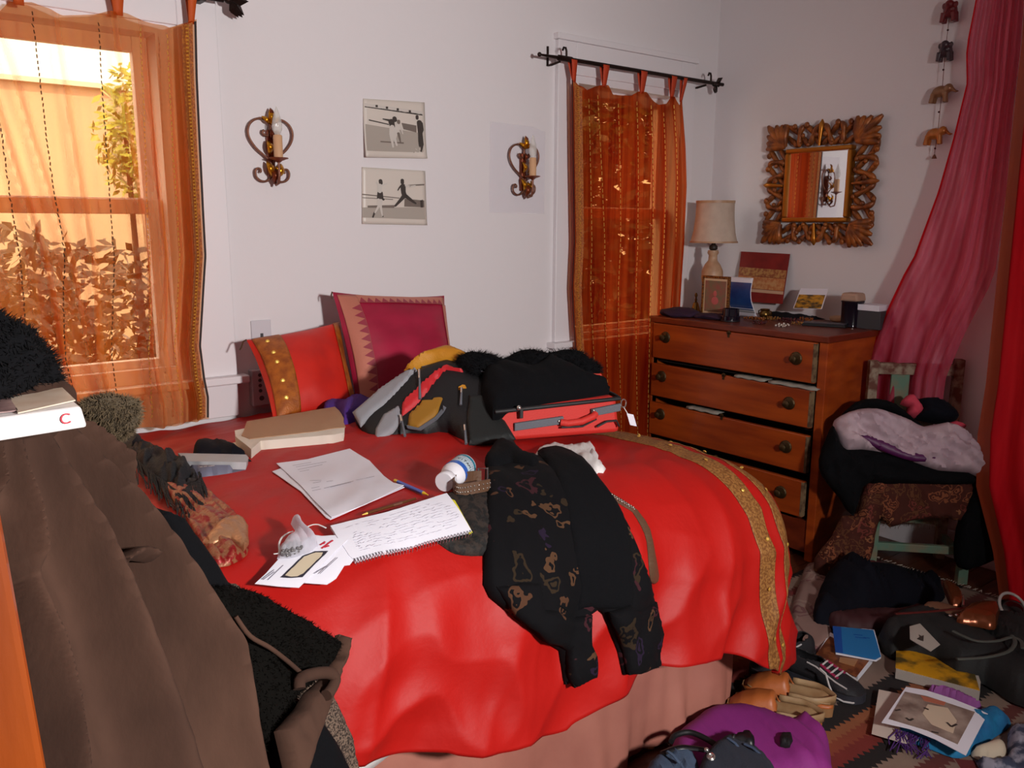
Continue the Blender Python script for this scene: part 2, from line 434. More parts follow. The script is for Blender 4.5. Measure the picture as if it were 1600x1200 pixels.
# ------------------------------------------------------------------ outdoors
g = mat('lawn_soil', srgb(90, 84, 60), .95, col2=srgb(70, 90, 45), var=.4, vscale=2)
tag(MB().box((-8, D+T, -.3), (14, 14, -.05)).build('ground', g), 'bare garden ground outside the windows', kind='structure')
nh = thing('neighbour_house', (-1, 6.2, -.05), 'pale stucco neighbouring house seen through the pale orange curtain', 'house')
ztop = P_y(120, 128, 6.2).z
MB().box((-6, 6.2, -.05), (1.9, 9, ztop)).build('wall', mat('stucco', srgb(214, 186, 160), .9, bump=.3, bscale=20), nh)
MB().box((-6.05, 6.16, ztop-.03), (1.95, 9.1, ztop+.0)).build('eave', mat('eave_paint', srgb(235, 230, 220), .7), nh)
def shrub(name, c, size, n, leaf, cols, label, seed):
    r = random.Random(seed); t = thing(name, (c[0], c[1], -.05), label, 'shrub')
    v = []; f = []
    for _ in range(n):
        while True:
            q = Vector((r.uniform(-1, 1), r.uniform(-1, 1), r.uniform(-1, 1)))
            if .25 < q.length < 1.0+.15*noise.noise(q*3): break
        p = Vector((c[0]+q.x*size[0], c[1]+q.y*size[1], max(.05, c[2]+q.z*size[2])))
        a = Vector((r.gauss(0, 1), r.gauss(0, 1), r.gauss(0, .7))).normalized(); s = leaf*r.uniform(.6, 1.3)
        bb = a.orthogonal().normalized(); k = len(v)
        v += [p-a*s, p+bb*s*.45, p+a*s, p-bb*s*.45]; f.append((k, k+1, k+2, k+3))
    m = bpy.data.materials.new(name+'_leaf'); m.use_nodes = True; p = m.node_tree.nodes['Principled BSDF']
    p.inputs['Base Color'].default_value = cols; p.inputs['Roughness'].default_value = .35
    o = obj('foliage', v, f, m, t, False); o['kind'] = 'stuff'
    k = MB()
    for i in range(5):
        a = r.uniform(0, 6.28); k.tube([(c[0]+.06*math.cos(a), c[1]+.06*math.sin(a), -.05), (c[0]+size[0]*.35*math.cos(a), c[1]+size[1]*.35*math.sin(a), c[2])], [.02, .008], 6)
    k.build('stem', mat('bark', srgb(70, 50, 35), .9), t)
_p = P_y(222, 215, 4.6)
shrub('garden_shrub', (_p.x, 4.6, _p.z), (.22, .3, .36), 900, .035, srgb(150, 160, 60), 'yellow green leafy shrub beside the neighbouring house', 3)
shrub('garden_shrub', (.1, 3.75, .5), (1.5, .4, .86), 17000, .036, srgb(56, 52, 30), 'low dark hedge in front of the neighbouring house', 4)
shrub('garden_shrub', (4.3, 3.9, 1.3), (1.7, .5, 1.9), 17000, .07, srgb(60, 66, 30), 'tall dark leafy hedge outside the deep orange curtain', 5)

# ------------------------------------------------------------------ curtains
m_rod = mat('rod_iron', srgb(48, 34, 30), .45, metal=.8, bump=.2, bscale=80)
m_cur1 = sheer('sheer_orange', srgb(206, 108, 38), .44, srgb(255, 228, 190), threads=((55, 1, 1.2), srgb(190, 78, 26)))
m_cur2 = sheer('sheer_deep_orange', srgb(178, 60, 20), .70, srgb(245, 180, 110), threads=((46, 1, 1.0), srgb(138, 26, 10)))
m_tab = mat('curtain_tab', srgb(196, 80, 18), .7, bump=.1, bscale=200)
m_tab2 = mat('curtain_tab_deep', srgb(188, 58, 14), .7, bump=.1, bscale=200)
m_gold = mat('gold_thread', srgb(184, 104, 32), .5, metal=.1, bump=.5, bscale=400, col2=srgb(140, 66, 16), var=.2, vscale=160)
m_spark = mat('gold_sequin', srgb(238, 190, 90), .3, metal=.6)
m_black = mat('black_edging', srgb(40, 32, 34), .8)
m_thread = mat('dark_thread', srgb(70, 44, 22), .6)
def interp(pts, v, axis=0):
    """piecewise linear through (key, value) pairs"""
    if v <= pts[0][0]: return pts[0][1]
    for (a, p), (c, q) in zip(pts[:-1], pts[1:]):
        if v <= c: return p+(q-p)*(v-a)/max(c-a, 1e-9)
    return pts[-1][1]
def curtain(label, mm, mtab, yb, top, left, right, zbot, tabs, zrod, folds, lines, border, cat='curtain', nu=220, nv=110, seed=1.):
    """top: (u, z) scallops; left/right: (z, x) edges; tabs: list of (u, width, lean)"""
    t = thing('tab_curtain', ((left[0][1]+right[0][1])/2, yb, zbot), label, cat)
    def fn(u, v, dy=0.):
        zt = interp(top, u); z = zt+(zbot-zt)*v
        xl, xr = interp(left, -z), interp(right, -z); x = xl+(xr-xl)*u
        ff = 0
        for k, (fu, a, w, sl) in enumerate(folds):
            c = fu+sl*(v-.2); ff += a*math.exp(-((u-c)/w)**2)*(.35+.65*min(1, v*2.2))
        ff += .012*noise.noise(Vector((u*9, v*1.6, seed)))*(.3+v) + .004*noise.noise(Vector((u*30, v*3, seed)))
        return Vector((x, yb-ff-dy, z))
    v, f = sheet_grid(fn, nu, nv); obj('panel', v, f, mm, t)
    for (u, wd, lean) in tabs:
        p = fn(u, 0); xr = p.x+lean; w2_ = wd
        pts = []
        for k in range(7):
            a = k/6; zz = p.z-.008+(zrod+.008-p.z)*a; pts.append((p.x+(xr-p.x)*a, zz, .55+.45*a if k else .62))
        mb = MB()
        vv = []
        for sgn in (1, -1):
            for (xx, zz, s) in pts: vv += [Vector((xx-w2_*s, yb-.012*sgn*min(1, (zz-p.z)/max(zrod-p.z, .01)+.15), zz)), Vector((xx+w2_*s, yb-.012*sgn*min(1, (zz-p.z)/max(zrod-p.z, .01)+.15), zz))]
        n = len(pts)
        fc = [(2*i, 2*i+1, 2*i+3, 2*i+2) for i in range(n-1)] + [(2*n+2*i, 2*n+2*i+1, 2*n+2*i+3, 2*n+2*i+2) for i in range(n-1)] + [(2*n-2, 2*n-1, 4*n-1, 4*n-2)]
        obj('tab', vv, fc, mtab, t, solid=.0012)
    # stitched sequin lines running down the cloth, some shiny, some dark
    for mname, us, lw in lines:
        mb = MB()
        for (u0, u1) in us:
            n = 74; r = random.Random(int(u0*1000))
            for i in range(n):
                v0 = .02+.96*i/n; v1 = v0+.96/n*.62
                a = fn(u0+(u1-u0)*v0+r.gauss(0, .0007), v0, .004); c = fn(u0+(u1-u0)*v1, v1, .004)
                mb.add([a+Vector((-lw, 0, 0)), a+Vector((lw, 0, 0)), c+Vector((lw, 0, 0)), c+Vector((-lw, 0, 0)), a+Vector((0, -.0015, 0)), c+Vector((0, -.0015, 0))],
                       [(0, 3, 5, 4), (4, 5, 2, 1)])
        o = mb.build('sequin_line', mname, t); o['kind'] = 'stuff'
    for (ua, ub, mname, dy, nm) in border:
        v, f = sheet_grid(lambda u, v_: fn(ua+(ub-ua)*u, .004+.992*v_, dy), 8, nv); obj(nm, v, f, mname, t)
        if nm == 'gold_border':
            k = MB()
            for i in range(110):
                p = fn((ua+ub)/2, .01+.98*i/110, dy+.002); s = .0042; k.tube([p+Vector((-s, 0, -s*1.2)), p+Vector((s, 0, -s)), p+Vector((s, 0, s)), p+Vector((-s, 0, s))], .0012, 4)
            k.build('border_loop', m_spark, t)['kind'] = 'stuff'
    return t
def edge_y(pts, yb): # pixel edge -> (-z, x) table on the plane y = yb
    q = [P_y(a, c, yb) for a, c in pts]; return [(-p.z, p.x) for p in sorted(q, key=lambda p: -p.z)]
yb = D-.075
zr = P_y(365, 2, yb).z; 
def top_tab(pts, xl, xr, yb):
    q = [P_y(a, c, yb) for a, c in pts]; return [((p.x-xl)/(xr-xl), p.z) for p in q]
rt = edge_y([(307, 30), (309, 120), (314, 230), (319, 330), (323, 400), (318, 480), (314, 540), (320, 590), (326, 620), (326, 668)], yb)
xl1 = -.75; xr1 = rt[0][1]
tp = [(0, 1.98)] + [(.16, 1.93), (.24, 1.99), (.33, 1.93)] + top_tab([(-40, 22), (0, 17), (13, 2), (50, 3), (97, 24), (150, 22), (172, 18), (196, 20), (210, 29), (265, 44), (290, 36), (307, 30)], xl1, xr1, yb)
lines1 = [(m_thread, [(.585, .60), (.66, .70), (.735, .755), (.835, .83)], .0016), (m_spark, [(.53, .60), (.61, .66), (.90, .885), (.945, .94)], .0015), (m_thread, [(.40, .50), (.45, .52), (.30, .34)], .0016)]
u_ = lambda px, z: (P_y(px, z, yb).x-xl1)/(xr1-xl1)
cur1 = curtain('pale orange sheer tab-top curtain with dark stitched lines over the sunlit window', m_cur1, m_tab, yb, tp, [(-2.2, xl1), (-.5, xl1+.05)], rt, .722,
        [(u_(28, 2), .020, 0), (u_(184, 18), .021, 0), (u_(299, 32), .014, .004), (.24, .02, 0)], zr,
        [(.545, .06, .012, .05), (.60, .05, .010, .07), (.665, .06, .010, .12), (.70, .045, .010, .14), (.77, .04, .010, .05), (.86, .055, .010, .05), (.90, .04, .010, .03), (.94, .03, .010, 0), (.97, .03, .008, 0), (.5, .05, .012, .03), (.3, .04, .02, .02), (.15, .04, .02, .02)],
        lines1, [(.970, .992, m_gold, .003, 'gold_border'), (.995, .999, m_black, .003, 'dark_edge')], seed=2.3)
r1 = thing('curtain_rod', (.1, yb, zr), 'dark iron curtain rod with a leaf finial above the pale orange curtain', 'curtain rod')
MB().tube([(-.85, yb, zr), (.99, yb, zr)], .009, 10).build('pole', m_rod, r1, True)
def leaf_finial(px, py, y, parent, s=1.):
    c = P_y(px, py, y); k = MB(); rr = random.Random(3)
    for i in range(9):
        a = rr.uniform(-.9, .9); e = rr.uniform(-.9, .9); L = .05*s*rr.uniform(.7, 1.2)
        d = Vector((math.cos(a)*math.cos(e), -.35*math.sin(a*2), math.sin(a)*1.1)).normalized(); sd = d.cross(Vector((0, 1, 0))).normalized()
        o = c+Vector((-.02*s, 0, 0))+d*.006
        k.add([o, o+d*L*.5+sd*L*.28, o+d*L, o+d*L*.5-sd*L*.28, o+d*L*.5+Vector((0, -.010*s, 0)), o+d*L*.5+Vector((0, .010*s, 0))], [(0, 1, 4), (1, 2, 4), (2, 3, 4), (3, 0, 4), (1, 0, 5), (2, 1, 5), (3, 2, 5), (0, 3, 5)])
    k.ball(c+Vector((-.02*s, 0, 0)), .012*s); return k.build('finial', m_rod, parent)
leaf_finial(368, 1, yb, r1, 1.1)
for x in (.93, -.7): MB().box((x-.008, yb, zr-.012), (x+.008, D, zr+.012)).box((x-.015, D-.004, zr-.04), (x+.015, D, zr+.04)).build('bracket', m_rod, r1)

zr2 = P_y(1000, 111, D-.08).z; yb2 = D-.08
rt2 = edge_y([(1066, 160), (1071, 230), (1073, 290), (1070, 380), (1064, 470), (1060, 560), (1054, 680), (1050, 760)], yb2)
lf2 = edge_y([(893, 120), (894, 250), (896, 380), (893, 450), (898, 540), (905, 640), (915, 760)], yb2)
xl2, xr2 = lf2[0][1], rt2[0][1]
tp2 = top_tab([(893, 121), (903, 132), (916, 141), (930, 135), (938, 133), (950, 133), (957, 148), (984, 150), (997, 143), (1008, 144), (1015, 152), (1026, 164), (1040, 162), (1046, 151), (1054, 151), (1059, 165), (1062, 157), (1066, 156)], xl2, xr2, yb2)
u2 = lambda px, z: (P_y(px, z, yb2).x-xl2)/(xr2-xl2)
cur2 = curtain('deep orange sheer tab-top curtain beside the wooden dresser', m_cur2, m_tab2, yb2, tp2, lf2, rt2, .06,
        [(.02, .016, -.01), (u2(944, 133), .018, 0), (u2(1003, 143), .02, 0), (u2(1050, 150), .018, 0), (.985, .012, .016)], zr2,
        [(.1, .02, .03, .02), (.22, .022, .03, .02), (.36, .02, .025, 0), (.5, .026, .03, .02), (.64, .03, .035, -.03), (.75, .028, .03, -.05), (.86, .035, .03, -.04), (.95, .03, .02, -.02)],
        [(m_spark, [(.13, .16), (.2, .28), (.38, .36), (.55, .52), (.68, .6), (.8, .74), (.9, .86)], .0013)],
        [(.02, .075, m_gold, .003, 'gold_border'), (.0, .010, m_black, .003, 'dark_edge')], seed=7.1)
r2 = thing('curtain_rod', (2.85, yb2, zr2), 'dark iron curtain rod on hooked brackets above the deep orange curtain', 'curtain rod')
pa, pb = P_y(843, 84, yb2), P_y(1125, 133, yb2); pa.z = pb.z = zr2
k = MB().tube([(pa.x, yb2, zr2), (pa.x+.06, yb2, zr2), (pa.x+.12, yb2, zr2)], [.004, .006, .008], 10); k.ball((pa.x, yb2, zr2), .009)
k.build('tip', m_rod, r2, True)
MB().tube([(pa.x+.1, yb2, zr2), (W-.055, yb2, zr2)], .0085, 10).build('pole', m_rod, r2, True)
MB().tube([(pa.x+.1, yb2, zr2), (pa.x+.17, yb2, zr2)], .0115, 10).build('sleeve', m_rod, r2, True)
for px, py in ((872, 88), (1101, 128)):
    c = P_y(px, py, yb2); x = c.x
    k = MB().tube([(x+.01, D-.004, zr2+.055), (x+.01, D-.004, zr2-.02), (x+.01, D-.03, zr2-.02), (x+.01, yb2, zr2-.014)], .005, 8)
    k.tube([(x+.01+.035, yb2, zr2-.002), (x+.045, yb2, zr2+.03), (x+.04, yb2, zr2+.042), (x+.03, yb2, zr2+.042), (x+.024, yb2, zr2+.03)], .0045, 8)
    k.build('bracket', m_rod, r2, True)
leaf_finial(1120, 132, yb2, r2, .95)
# ================================================================== bed
m_skirt = mat('dusty_pink_satin', srgb(176, 116, 100), .5, col2=srgb(150, 92, 80), var=.5, vscale=5, bump=.08, bscale=120)
m_white = mat('white_cotton', srgb(226, 222, 220), .8, bump=.08, bscale=200)
bed = thing('bed', (.9, 2.0, 0), 'double bed with a white mattress and dusty pink bed skirt under the red duvet', 'bed')
MB().box((-.12, 1.335, .06), (1.80, 2.70, .34)).build('box_spring', m_white, bed, bevel=.02)
mt_ = MB().box((-.12, 1.335, .34), (1.80, 2.70, .50)).build('mattress', m_white, bed, bevel=.05)
def skirt_path(s):  # s: arclength along front (left to right) then round the corner to the back
    L = 1.93
    if s < L: return Vector((-.12+s, 1.315, 0)), Vector((0, -1, 0))
    s2 = s-L; R_ = .03
    return Vector((1.815, 1.315+s2, 0)), Vector((1, 0, 0))
def skirt(u, v):
    s = u*3.2; p, n = skirt_path(s); z = .40-(.40-.012)*v
    a = v*(.036*noise.noise(Vector((s*8, v*.8, 3)))+.020*noise.noise(Vector((s*19, v, 5))))+.012*v
    if abs(s-1.93) < .04: n = Vector((.7, -.7, 0))
    return p+n*(a+.004)+Vector((0, 0, z))
v, f = sheet_grid(skirt, 260, 24); obj('bed_skirt', v, f, m_skirt, bed, solid=.003)
# white sheet corner showing under the duvet hem
v, f = sheet_grid(lambda u, v: Vector((.38+.5*u, 1.285+.008*math.sin(u*9)+.01*v, .56-.30*v+.10*u*v)), 24, 12)
obj('sheet', v, f, m_white, bed, solid=.003)

def red_satin(name, base):
    m = mat(name, base, .55, spec=.3, col2=tuple(c*.82 for c in base[:3])+(1,), var=.5, vscale=3.5, bump=.45, bscale=18)
    return m
m_red = red_satin('red_silk', srgb(184, 22, 16))
m_band = mat('gold_brocade', srgb(156, 106, 52), .6, col2=srgb(118, 70, 28), var=.16, vscale=150, bump=.35, bscale=260)
X1, Y0, RR = 1.79, 1.45, .235
def ztop(x, y):
    e = min(1, max(0, (2.72-y)/.5)); 
    z = .70+.062*e*e*(3-2*e)-.055*max(0, min(1, (x-1.2)/.55))**1.5
    z += .016*noise.noise(Vector((x*2.3, y*2.6, 1.7)))+.006*noise.noise(Vector((x*7+3, y*5, .3)))
    # soft long creases
    z += .005*(1-2*abs(noise.noise(Vector(((x+y)*3.2, (x-y)*9, 4)))))
    return z
hemf = [(-.3, .55), (.3, .55), (.61, .42), (.8, .345), (1.09, .285), (1.37, .35), (1.60, .33), (1.69, .30), (1.8, .25), (2.2, .15)]
def duvet(s, t, lift=0.):
    """s: along x past the right edge, t: y, past the front edge"""
    ox = max(0, s-X1); oy = max(0, Y0-t); d = math.hypot(ox, oy)
    bx, by = min(s, X1), max(t, Y0)
    if d < 1e-6:
        return Vector((bx, by, ztop(bx, by)+lift))
    n = Vector((ox, -oy, 0))/d
    z0 = ztop(bx, by)
    q = RR*math.pi/2
    if d < q: out = RR*math.sin(d/RR); dr = RR*(1-math.cos(d/RR)); nn = n*math.sin(d/RR)+Vector((0, 0, math.cos(d/RR)))
    else: out = RR+(d-q)*(.08+.10*n.x*n.x); dr = RR+(d-q)*.995; nn = n
    al = bx*1.0-by*1.0+math.atan2(ox, oy+1e-9)*.35
    w = min(1, max(0, (d-.06)/.4)); w = w*w*(3-2*w)
    zz = z0-dr
    tw = al+.5*d*(.6-al*.35)          # creases run slanted on the front
    c = .020*noise.noise(Vector((tw*5.5, d*1.1, 2)))+.030*(1-2*abs(noise.noise(Vector((tw*7.5, d*1.3, 8)))))+.006*noise.noise(Vector((al*16, d*9, 1)))
    c += .016*(1-2.2*abs(noise.noise(Vector((al*4+d*5, d*6-al*3, 5)))))
    return Vector((bx, by, 0))+n*out+Vector((0, 0, zz))+nn*(c*w+lift)
def hem_len(s_dir_x):   # arclength that reaches the hem height
    return 0
def dvt(u, v, lift=0.):
    # u: 0..1 left edge to right hem, v: 0..1 wall to front hem; the arclength to the hem varies along the edge
    s_end = 2.42; s = -.3+(s_end+.3)*u
    xx = min(s, X1+.3)
    hz = interp(hemf, xx if s < X1 else min(2.2, X1+(s-X1)*.6)); q = RR*math.pi/2
    L = q+max(0, (.765-RR-hz))
    t = 2.72-(2.72-(Y0-L))*v
    return duvet(s, t, lift)
# the right-hand side: shorten the overshoot where both edges meet so that the corner hangs as one rounded fall
def dv2(u, v, lift=0.):
    s_end = 2.42; s = -.3+(s_end+.3)*u
    hz = interp(hemf, min(s, 1.95)); q = RR*math.pi/2; L = q+max(0, .765-RR-hz)
    t = 2.72-(2.72-(Y0-L))*v
    ox = max(0, s-X1); oy = max(0, Y0-t)
    LX = s_end-X1
    if ox > 0 and oy > 0:      # squash the square corner patch to a quarter disc
        a, c = ox/LX, oy/L
        m = max(a, c); hyp = math.hypot(a, c); k_ = m/hyp
        ox *= k_; oy *= k_
        e = 1+.10*min(a, c)/max(m, 1e-6)
        ox *= e; oy *= e
        s, t = X1+ox, Y0-oy
    return duvet(s, t, lift)
v, f = sheet_grid(dv2, 330, 260); f = [q[::-1] for q in f]
dv = thing('duvet', (.9, 2.0, .75), 'rumpled red silk duvet with gold brocade bands draped over the bed', 'duvet')
dvo = obj('cover', v, f, m_red, dv, solid=.02)
def band(u0, u1, v0, v1, nm='gold_band'):
    v, f = sheet_grid(lambda a, c: dv2(u0+(u1-u0)*a, v0+(v1-v0)*c, .0025), 20, 200); f = [q[::-1] for q in f]
    return obj(nm, v, f, m_band, dv, solid=.002)
_u = lambda s: (s+.3)/2.72
band(_u(1.755), _u(1.825), .12, 1.0); band(_u(1.875), _u(1.99), .12, 1.0)
k = MB(); rr = random.Random(5)
for i in range(34):
    for (s, j) in ((1.79, .005), (1.92, .006)):
        p = dv2(_u(s+rr.gauss(0, j)), .42+.57*i/34, .006); q = dv2(_u(s), .42+.57*i/34, .02); n = (q-p).normalized()
        if i % 4 == 0: k.lathe(p, [(.0055, 0), (.0055, .0015), (.003, .003)], 8, n)
k.build('sequin', m_spark, dv)['kind'] = 'stuff'
bpy.context.view_layer.update()
BV = bvh_of(dvo)
def miss(lift):
    a, c = zplane(.715+lift), yplane(1.20-lift)
    return lambda x, y: c(x, y) if y > 850 else a(x, y)
BED = onto(BV, miss(0))
def onbed(lift): return onto(BV, miss(lift), lift)

# ------------------------------------------------------------------ pillows
def pillow(name, cs, T, m, label, cat='pillow', pinch=.08):
    """cs: TL TR BR BL world corners"""
    TL, TR, BR, BL = [Vector(c) for c in cs]
    t = thing(name, (BL+BR)/2, label, cat)
    n0 = (TR-TL).cross(BL-TL).normalized()
    if n0.dot(CAM-TL) < 0: n0 = -n0
    def fn(u, v, side=1, lift=0):
        a, c = 2*u-1, 2*v-1
        # sides bow inwards between the corners
        a2 = a*(1-pinch*(1-c*c)*abs(a)); c2 = c*(1-pinch*(1-a*a)*abs(c))
        uu, vv = (a2+1)/2, (c2+1)/2
        p = TL*(1-uu)*(1-vv)+TR*uu*(1-vv)+BR*uu*vv+BL*(1-uu)*vv
        h = T*(max(0, (1-a*a))**.55)*(max(0, (1-c*c))**.55)
        h += .006*noise.noise(Vector((u*5, v*4, T*90)))*(1-abs(a)**6)*(1-abs(c)**6)
        return p+n0*side*(h+lift*(1 if side > 0 else 1))
    N = 44
    v1, f1 = sheet_grid(lambda u, v: fn(u, v, 1), N, N); v2_, f2 = sheet_grid(lambda u, v: fn(u, v, -1), N, N)
    k = MB().add(v1, f1).add(v2_, [q[::-1] for q in f2]); k.build('cover', m, t, True)
    return t, fn
m_redp = mat('red_silk_pillow', srgb(212, 34, 14), .5, sheen=.3, bump=.06, bscale=300, col2=srgb(186, 24, 12), var=.4, vscale=9)
m_mag = mat('magenta_silk', srgb(172, 24, 62), .5, sheen=.35, bump=.06, bscale=260, col2=srgb(140, 14, 46), var=.5, vscale=6, stretch=(1, 1, 3))
m_bandp = mat('amber_brocade', srgb(176, 96, 26), .45, col2=srgb(140, 68, 16), var=.3, vscale=40, bump=.25, bscale=200, metal=.1)
m_trimp = mat('pink_gold_brocade', srgb(196, 120, 100), .4, metal=.25, bump=.2, bscale=200)
m_purp = mat('plum_back', srgb(96, 22, 62), .7)
pl1, fn1 = pillow('throw_pillow', [P_y(385, 531, 2.60), P_y(531, 502, 2.63), P_y(560, 640, 2.40), P_y(428, 662, 2.36)], .062, m_redp, 'red throw pillow with an amber brocade stripe leaning on the wall')
for (a, c, nm) in ((.035, .30, 'amber_stripe'), (.90, .985, 'amber_stripe')):
    v, f = sheet_grid(lambda u, w: fn1(a+(c-a)*u, .02+.96*w, 1, .0025), 14, 44); obj(nm, v, f, m_bandp, pl1, solid=.002)
k = MB()
for w in (.12, .30, .42, .64, .82):
    p = fn1(.15, w, 1, .004); k.lathe(p, [(.007, 0), (.007, .002), (.003, .003)], 10, (-.3, -1, .3))
k.build('sequin', m_spark, pl1)['kind'] = 'stuff'
k = MB(); p = fn1(0, 0); k.tube([p, p+Vector((-.012, -.004, -.004)), p+Vector((-.02, -.006, -.022)), p+Vector((-.026, -.006, -.03))], .0025, 6); k.build('tassel', m_thread, pl1)
pl2, fn2 = pillow('throw_pillow', [P_y(519, 456, 2.62), P_y(694, 462, 2.66), P_y(716, 640, 2.44), P_y(560, 655, 2.42)], .07, m_mag, 'magenta throw pillow with a pink gold zigzag border leaning on the wall', pinch=.05)
for (a, c, e, g_) in ((.02, .16, .03, .97), (.16, .97, .025, .10), (.94, .985, .1, .97)):
    v, f = sheet_grid(lambda u, w: fn2(a+(c-a)*u, e+(g_-e)*w, 1, .0025), 24, 40); obj('brocade_border', v, f, m_trimp, pl2, solid=.002)
k = MB(); m_tri = mat('rose_silk', srgb(150, 50, 66), .5)
for i in range(13):
    w0 = .12+.85*i/13; w1_ = w0+.85/13
    k.add([fn2(.155, w0, 1, .006), fn2(.155, w1_, 1, .006), fn2(.085, (w0+w1_)/2, 1, .006)], [(0, 2, 1)])
    a0 = .16+.78*i/13; a1 = a0+.78/13
    k.add([fn2(a0, .10, 1, .006), fn2(a1, .10, 1, .006), fn2((a0+a1)/2, .05, 1, .006)], [(0, 1, 2)])
k.build('zigzag', m_tri, pl2)['kind'] = 'stuff'
k = MB(); p = fn2(0, 0); k.tube([p, p+Vector((-.006, -.004, -.012)), p+Vector((-.004, -.004, -.024))], .0025, 6); k.build('tassel', m_thread, pl2)

# ------------------------------------------------------------------ on the back wall
m_plate = mat('white_plastic', srgb(206, 202, 208), .4)
m_hole = mat('dark_slot', srgb(60, 56, 60), .6)
a = P_y(391, 501, D); c = P_y(421, 501, D)
t = thing('switch_plate', (a.x+.035, D, a.z-.11), 'white wall switch plate above the red pillow', 'switch')
MB().box((a.x, D-.006, a.z-.115), (a.x+.07, D, a.z)).build('plate', m_plate, t, bevel=.003)
MB().box((a.x+.030, D-.008, a.z-.072), (a.x+.040, D-.005, a.z-.045)).build('slot', m_hole, t)
MB().lathe((a.x+.035, D-.005, a.z-.03), [(.0025, 0), (.0025, .002)], 8, (0, -1, 0)).build('screw', m_plate, t)
a = P_y(387, 577, D); t = thing('outlet_adapter', (a.x+.05, D, a.z-.13), 'grey multi-socket outlet adapter low on the wall beside the red pillow', 'outlet')
m_grey = mat('grey_plastic', srgb(176, 170, 176), .45)
MB().box((a.x, D-.035, a.z-.125), (a.x+.10, D, a.z)).build('case', m_grey, t, bevel=.004)
for i in range(2):
    for j in range(4):
        MB().lathe((a.x+.027+i*.035, D-.0345, a.z-.018-j*.018), [(.0062, 0), (.0062, .002)], 10, (0, -1, 0)).build('socket', m_hole, t)
    MB().lathe((a.x+.03+i*.033, D-.0345, a.z-.098), [(.0085, 0), (.0085, .002)], 10, (0, -1, 0)).build('socket', m_hole, t)

m_print = mat('old_print', srgb(158, 148, 140), .4, col2=srgb(140, 130, 122), var=.5, vscale=14)
m_pl = mat('print_pale', srgb(172, 162, 152), .5)
m_ppaper = mat('old_photo_paper', srgb(214, 204, 194), .4)
m_dk = mat('print_black', srgb(62, 54, 50), .5); m_mid = mat('print_grey', srgb(118, 106, 98), .5); m_lt = mat('print_light', srgb(206, 198, 190), .5)
def photo(cs, img, label, curl):
    t = thing('photo_print', P_y(*cs[3], D), label, 'photo', 'dance photographs pinned to the wall')
    TL, TR, BR, BL = [P_y(q[0], q[1], D-.002) for q in cs]
    def fn(u, v, lift=0):
        p = TL*(1-u)*(1-v)+TR*u*(1-v)+BR*u*v+BL*(1-u)*v
        return p+Vector((0, -(curl*((1-u)**3)*(v**2)+.35*curl*max(0, u-.8)*5*v**6)-lift-.001, 0))
    v, f = sheet_grid(fn, 16, 16); obj('paper', v, f, m_ppaper, t, solid=.0008)
    a, c, e, g_ = img
    v, f = sheet_grid(lambda u, w: fn(a+(c-a)*u, e+(g_-e)*w, .0006), 14, 14); obj('image', v, f, m_print, t)
    def shape(nm, pts, m, l=.0012):
        q = [(a+(c-a)*x, e+(g_-e)*y) for x, y in pts]
        V = [fn(x, y, l) for x, y in q]; V, f = fill(q, .02)[:2]
        obj(nm, [fn(x, y, l) for x, y in V], f, m, t)
    return t, shape, fn
ZP = lambda pts, x0, y0, w, h: [((x-x0)/w, (y-y0)/h) for x, y in pts]
def figure(t, fn_, img, box, limbs, m, l):
    """a flat printed figure made of tapered limbs: (points, width)"""
    a, c, e, g_ = img; k = MB()
    for pts, wd in limbs:
        q = [np.array(p_, float) for p_ in pts]
        for i in range(len(q)-1):
            d = q[i+1]-q[i]; n = np.array([-d[1], d[0]])/max(np.hypot(*d), 1e-6); w0 = wd[i] if isinstance(wd, (list, tuple)) else wd; w1_ = wd[i+1] if isinstance(wd, (list, tuple)) else wd
            ring = [q[i]+n*w0, q[i]-n*w0, q[i+1]-n*w1_, q[i+1]+n*w1_]
            u = np.pi*np.arange(0, 8)/7; r2 = []
            ang = math.atan2(d[1], d[0])
            out = [q[i+1]+w1_*np.array([math.cos(ang-math.pi/2+z), math.sin(ang-math.pi/2+z)]) for z in u]+[q[i]+w0*np.array([math.cos(ang+math.pi/2+z), math.sin(ang+math.pi/2+z)]) for z in u]
            uv = ZP([tuple(o_) for o_ in out], *box); k.add([fn_(a+(c-a)*x, e+(g_-e)*y, l) for x, y in uv], [tuple(range(16))])
    k.build('print_figure', m, t)['kind'] = 'stuff'
I1 = (.02, .96, .07, .90); X1_ = (190, 200, 920, 830)
p1, sh, pf = photo([(567, 154), (663, 160), (666, 248), (567, 246)], I1, 'black and white photo of two dancers embracing, upper of the pair', .022)
A = lambda pts: ZP(pts, *X1_)
sh('print_tone', A([(192, 205), (1108, 292), (1108, 350), (192, 262)]), m_lt); sh('print_tone', A([(192, 256), (1108, 340), (1108, 366), (192, 274)]), m_dk)
sh('print_tone', A([(250, 478), (560, 540), (560, 558), (250, 498)]), m_dk); sh('print_tone', A([(760, 510), (1000, 545), (1000, 670), (790, 620)]), m_mid)
sh('print_tone', A([(195, 560), (1100, 680), (1100, 1020), (195, 1020)]), m_pl, .0009)
for x in (375, 535, 705, 900): sh('print_tone', A([(x-18, 225+(x-375)*.11), (x+18, 225+(x-375)*.11), (x+18, 265+(x-375)*.11), (x-18, 265+(x-375)*.11)]), m_dk, .0016)
sh('print_tone', A([(420, 840), (790, 850), (790, 876), (420, 862)]), m_mid)
figure(p1, pf, I1, X1_, [([(650, 440), (655, 470)], 34), ([(600, 500), (615, 580)], [48, 40]), ([(580, 480), (470, 460)], [20, 10])], m_dk, .0018)
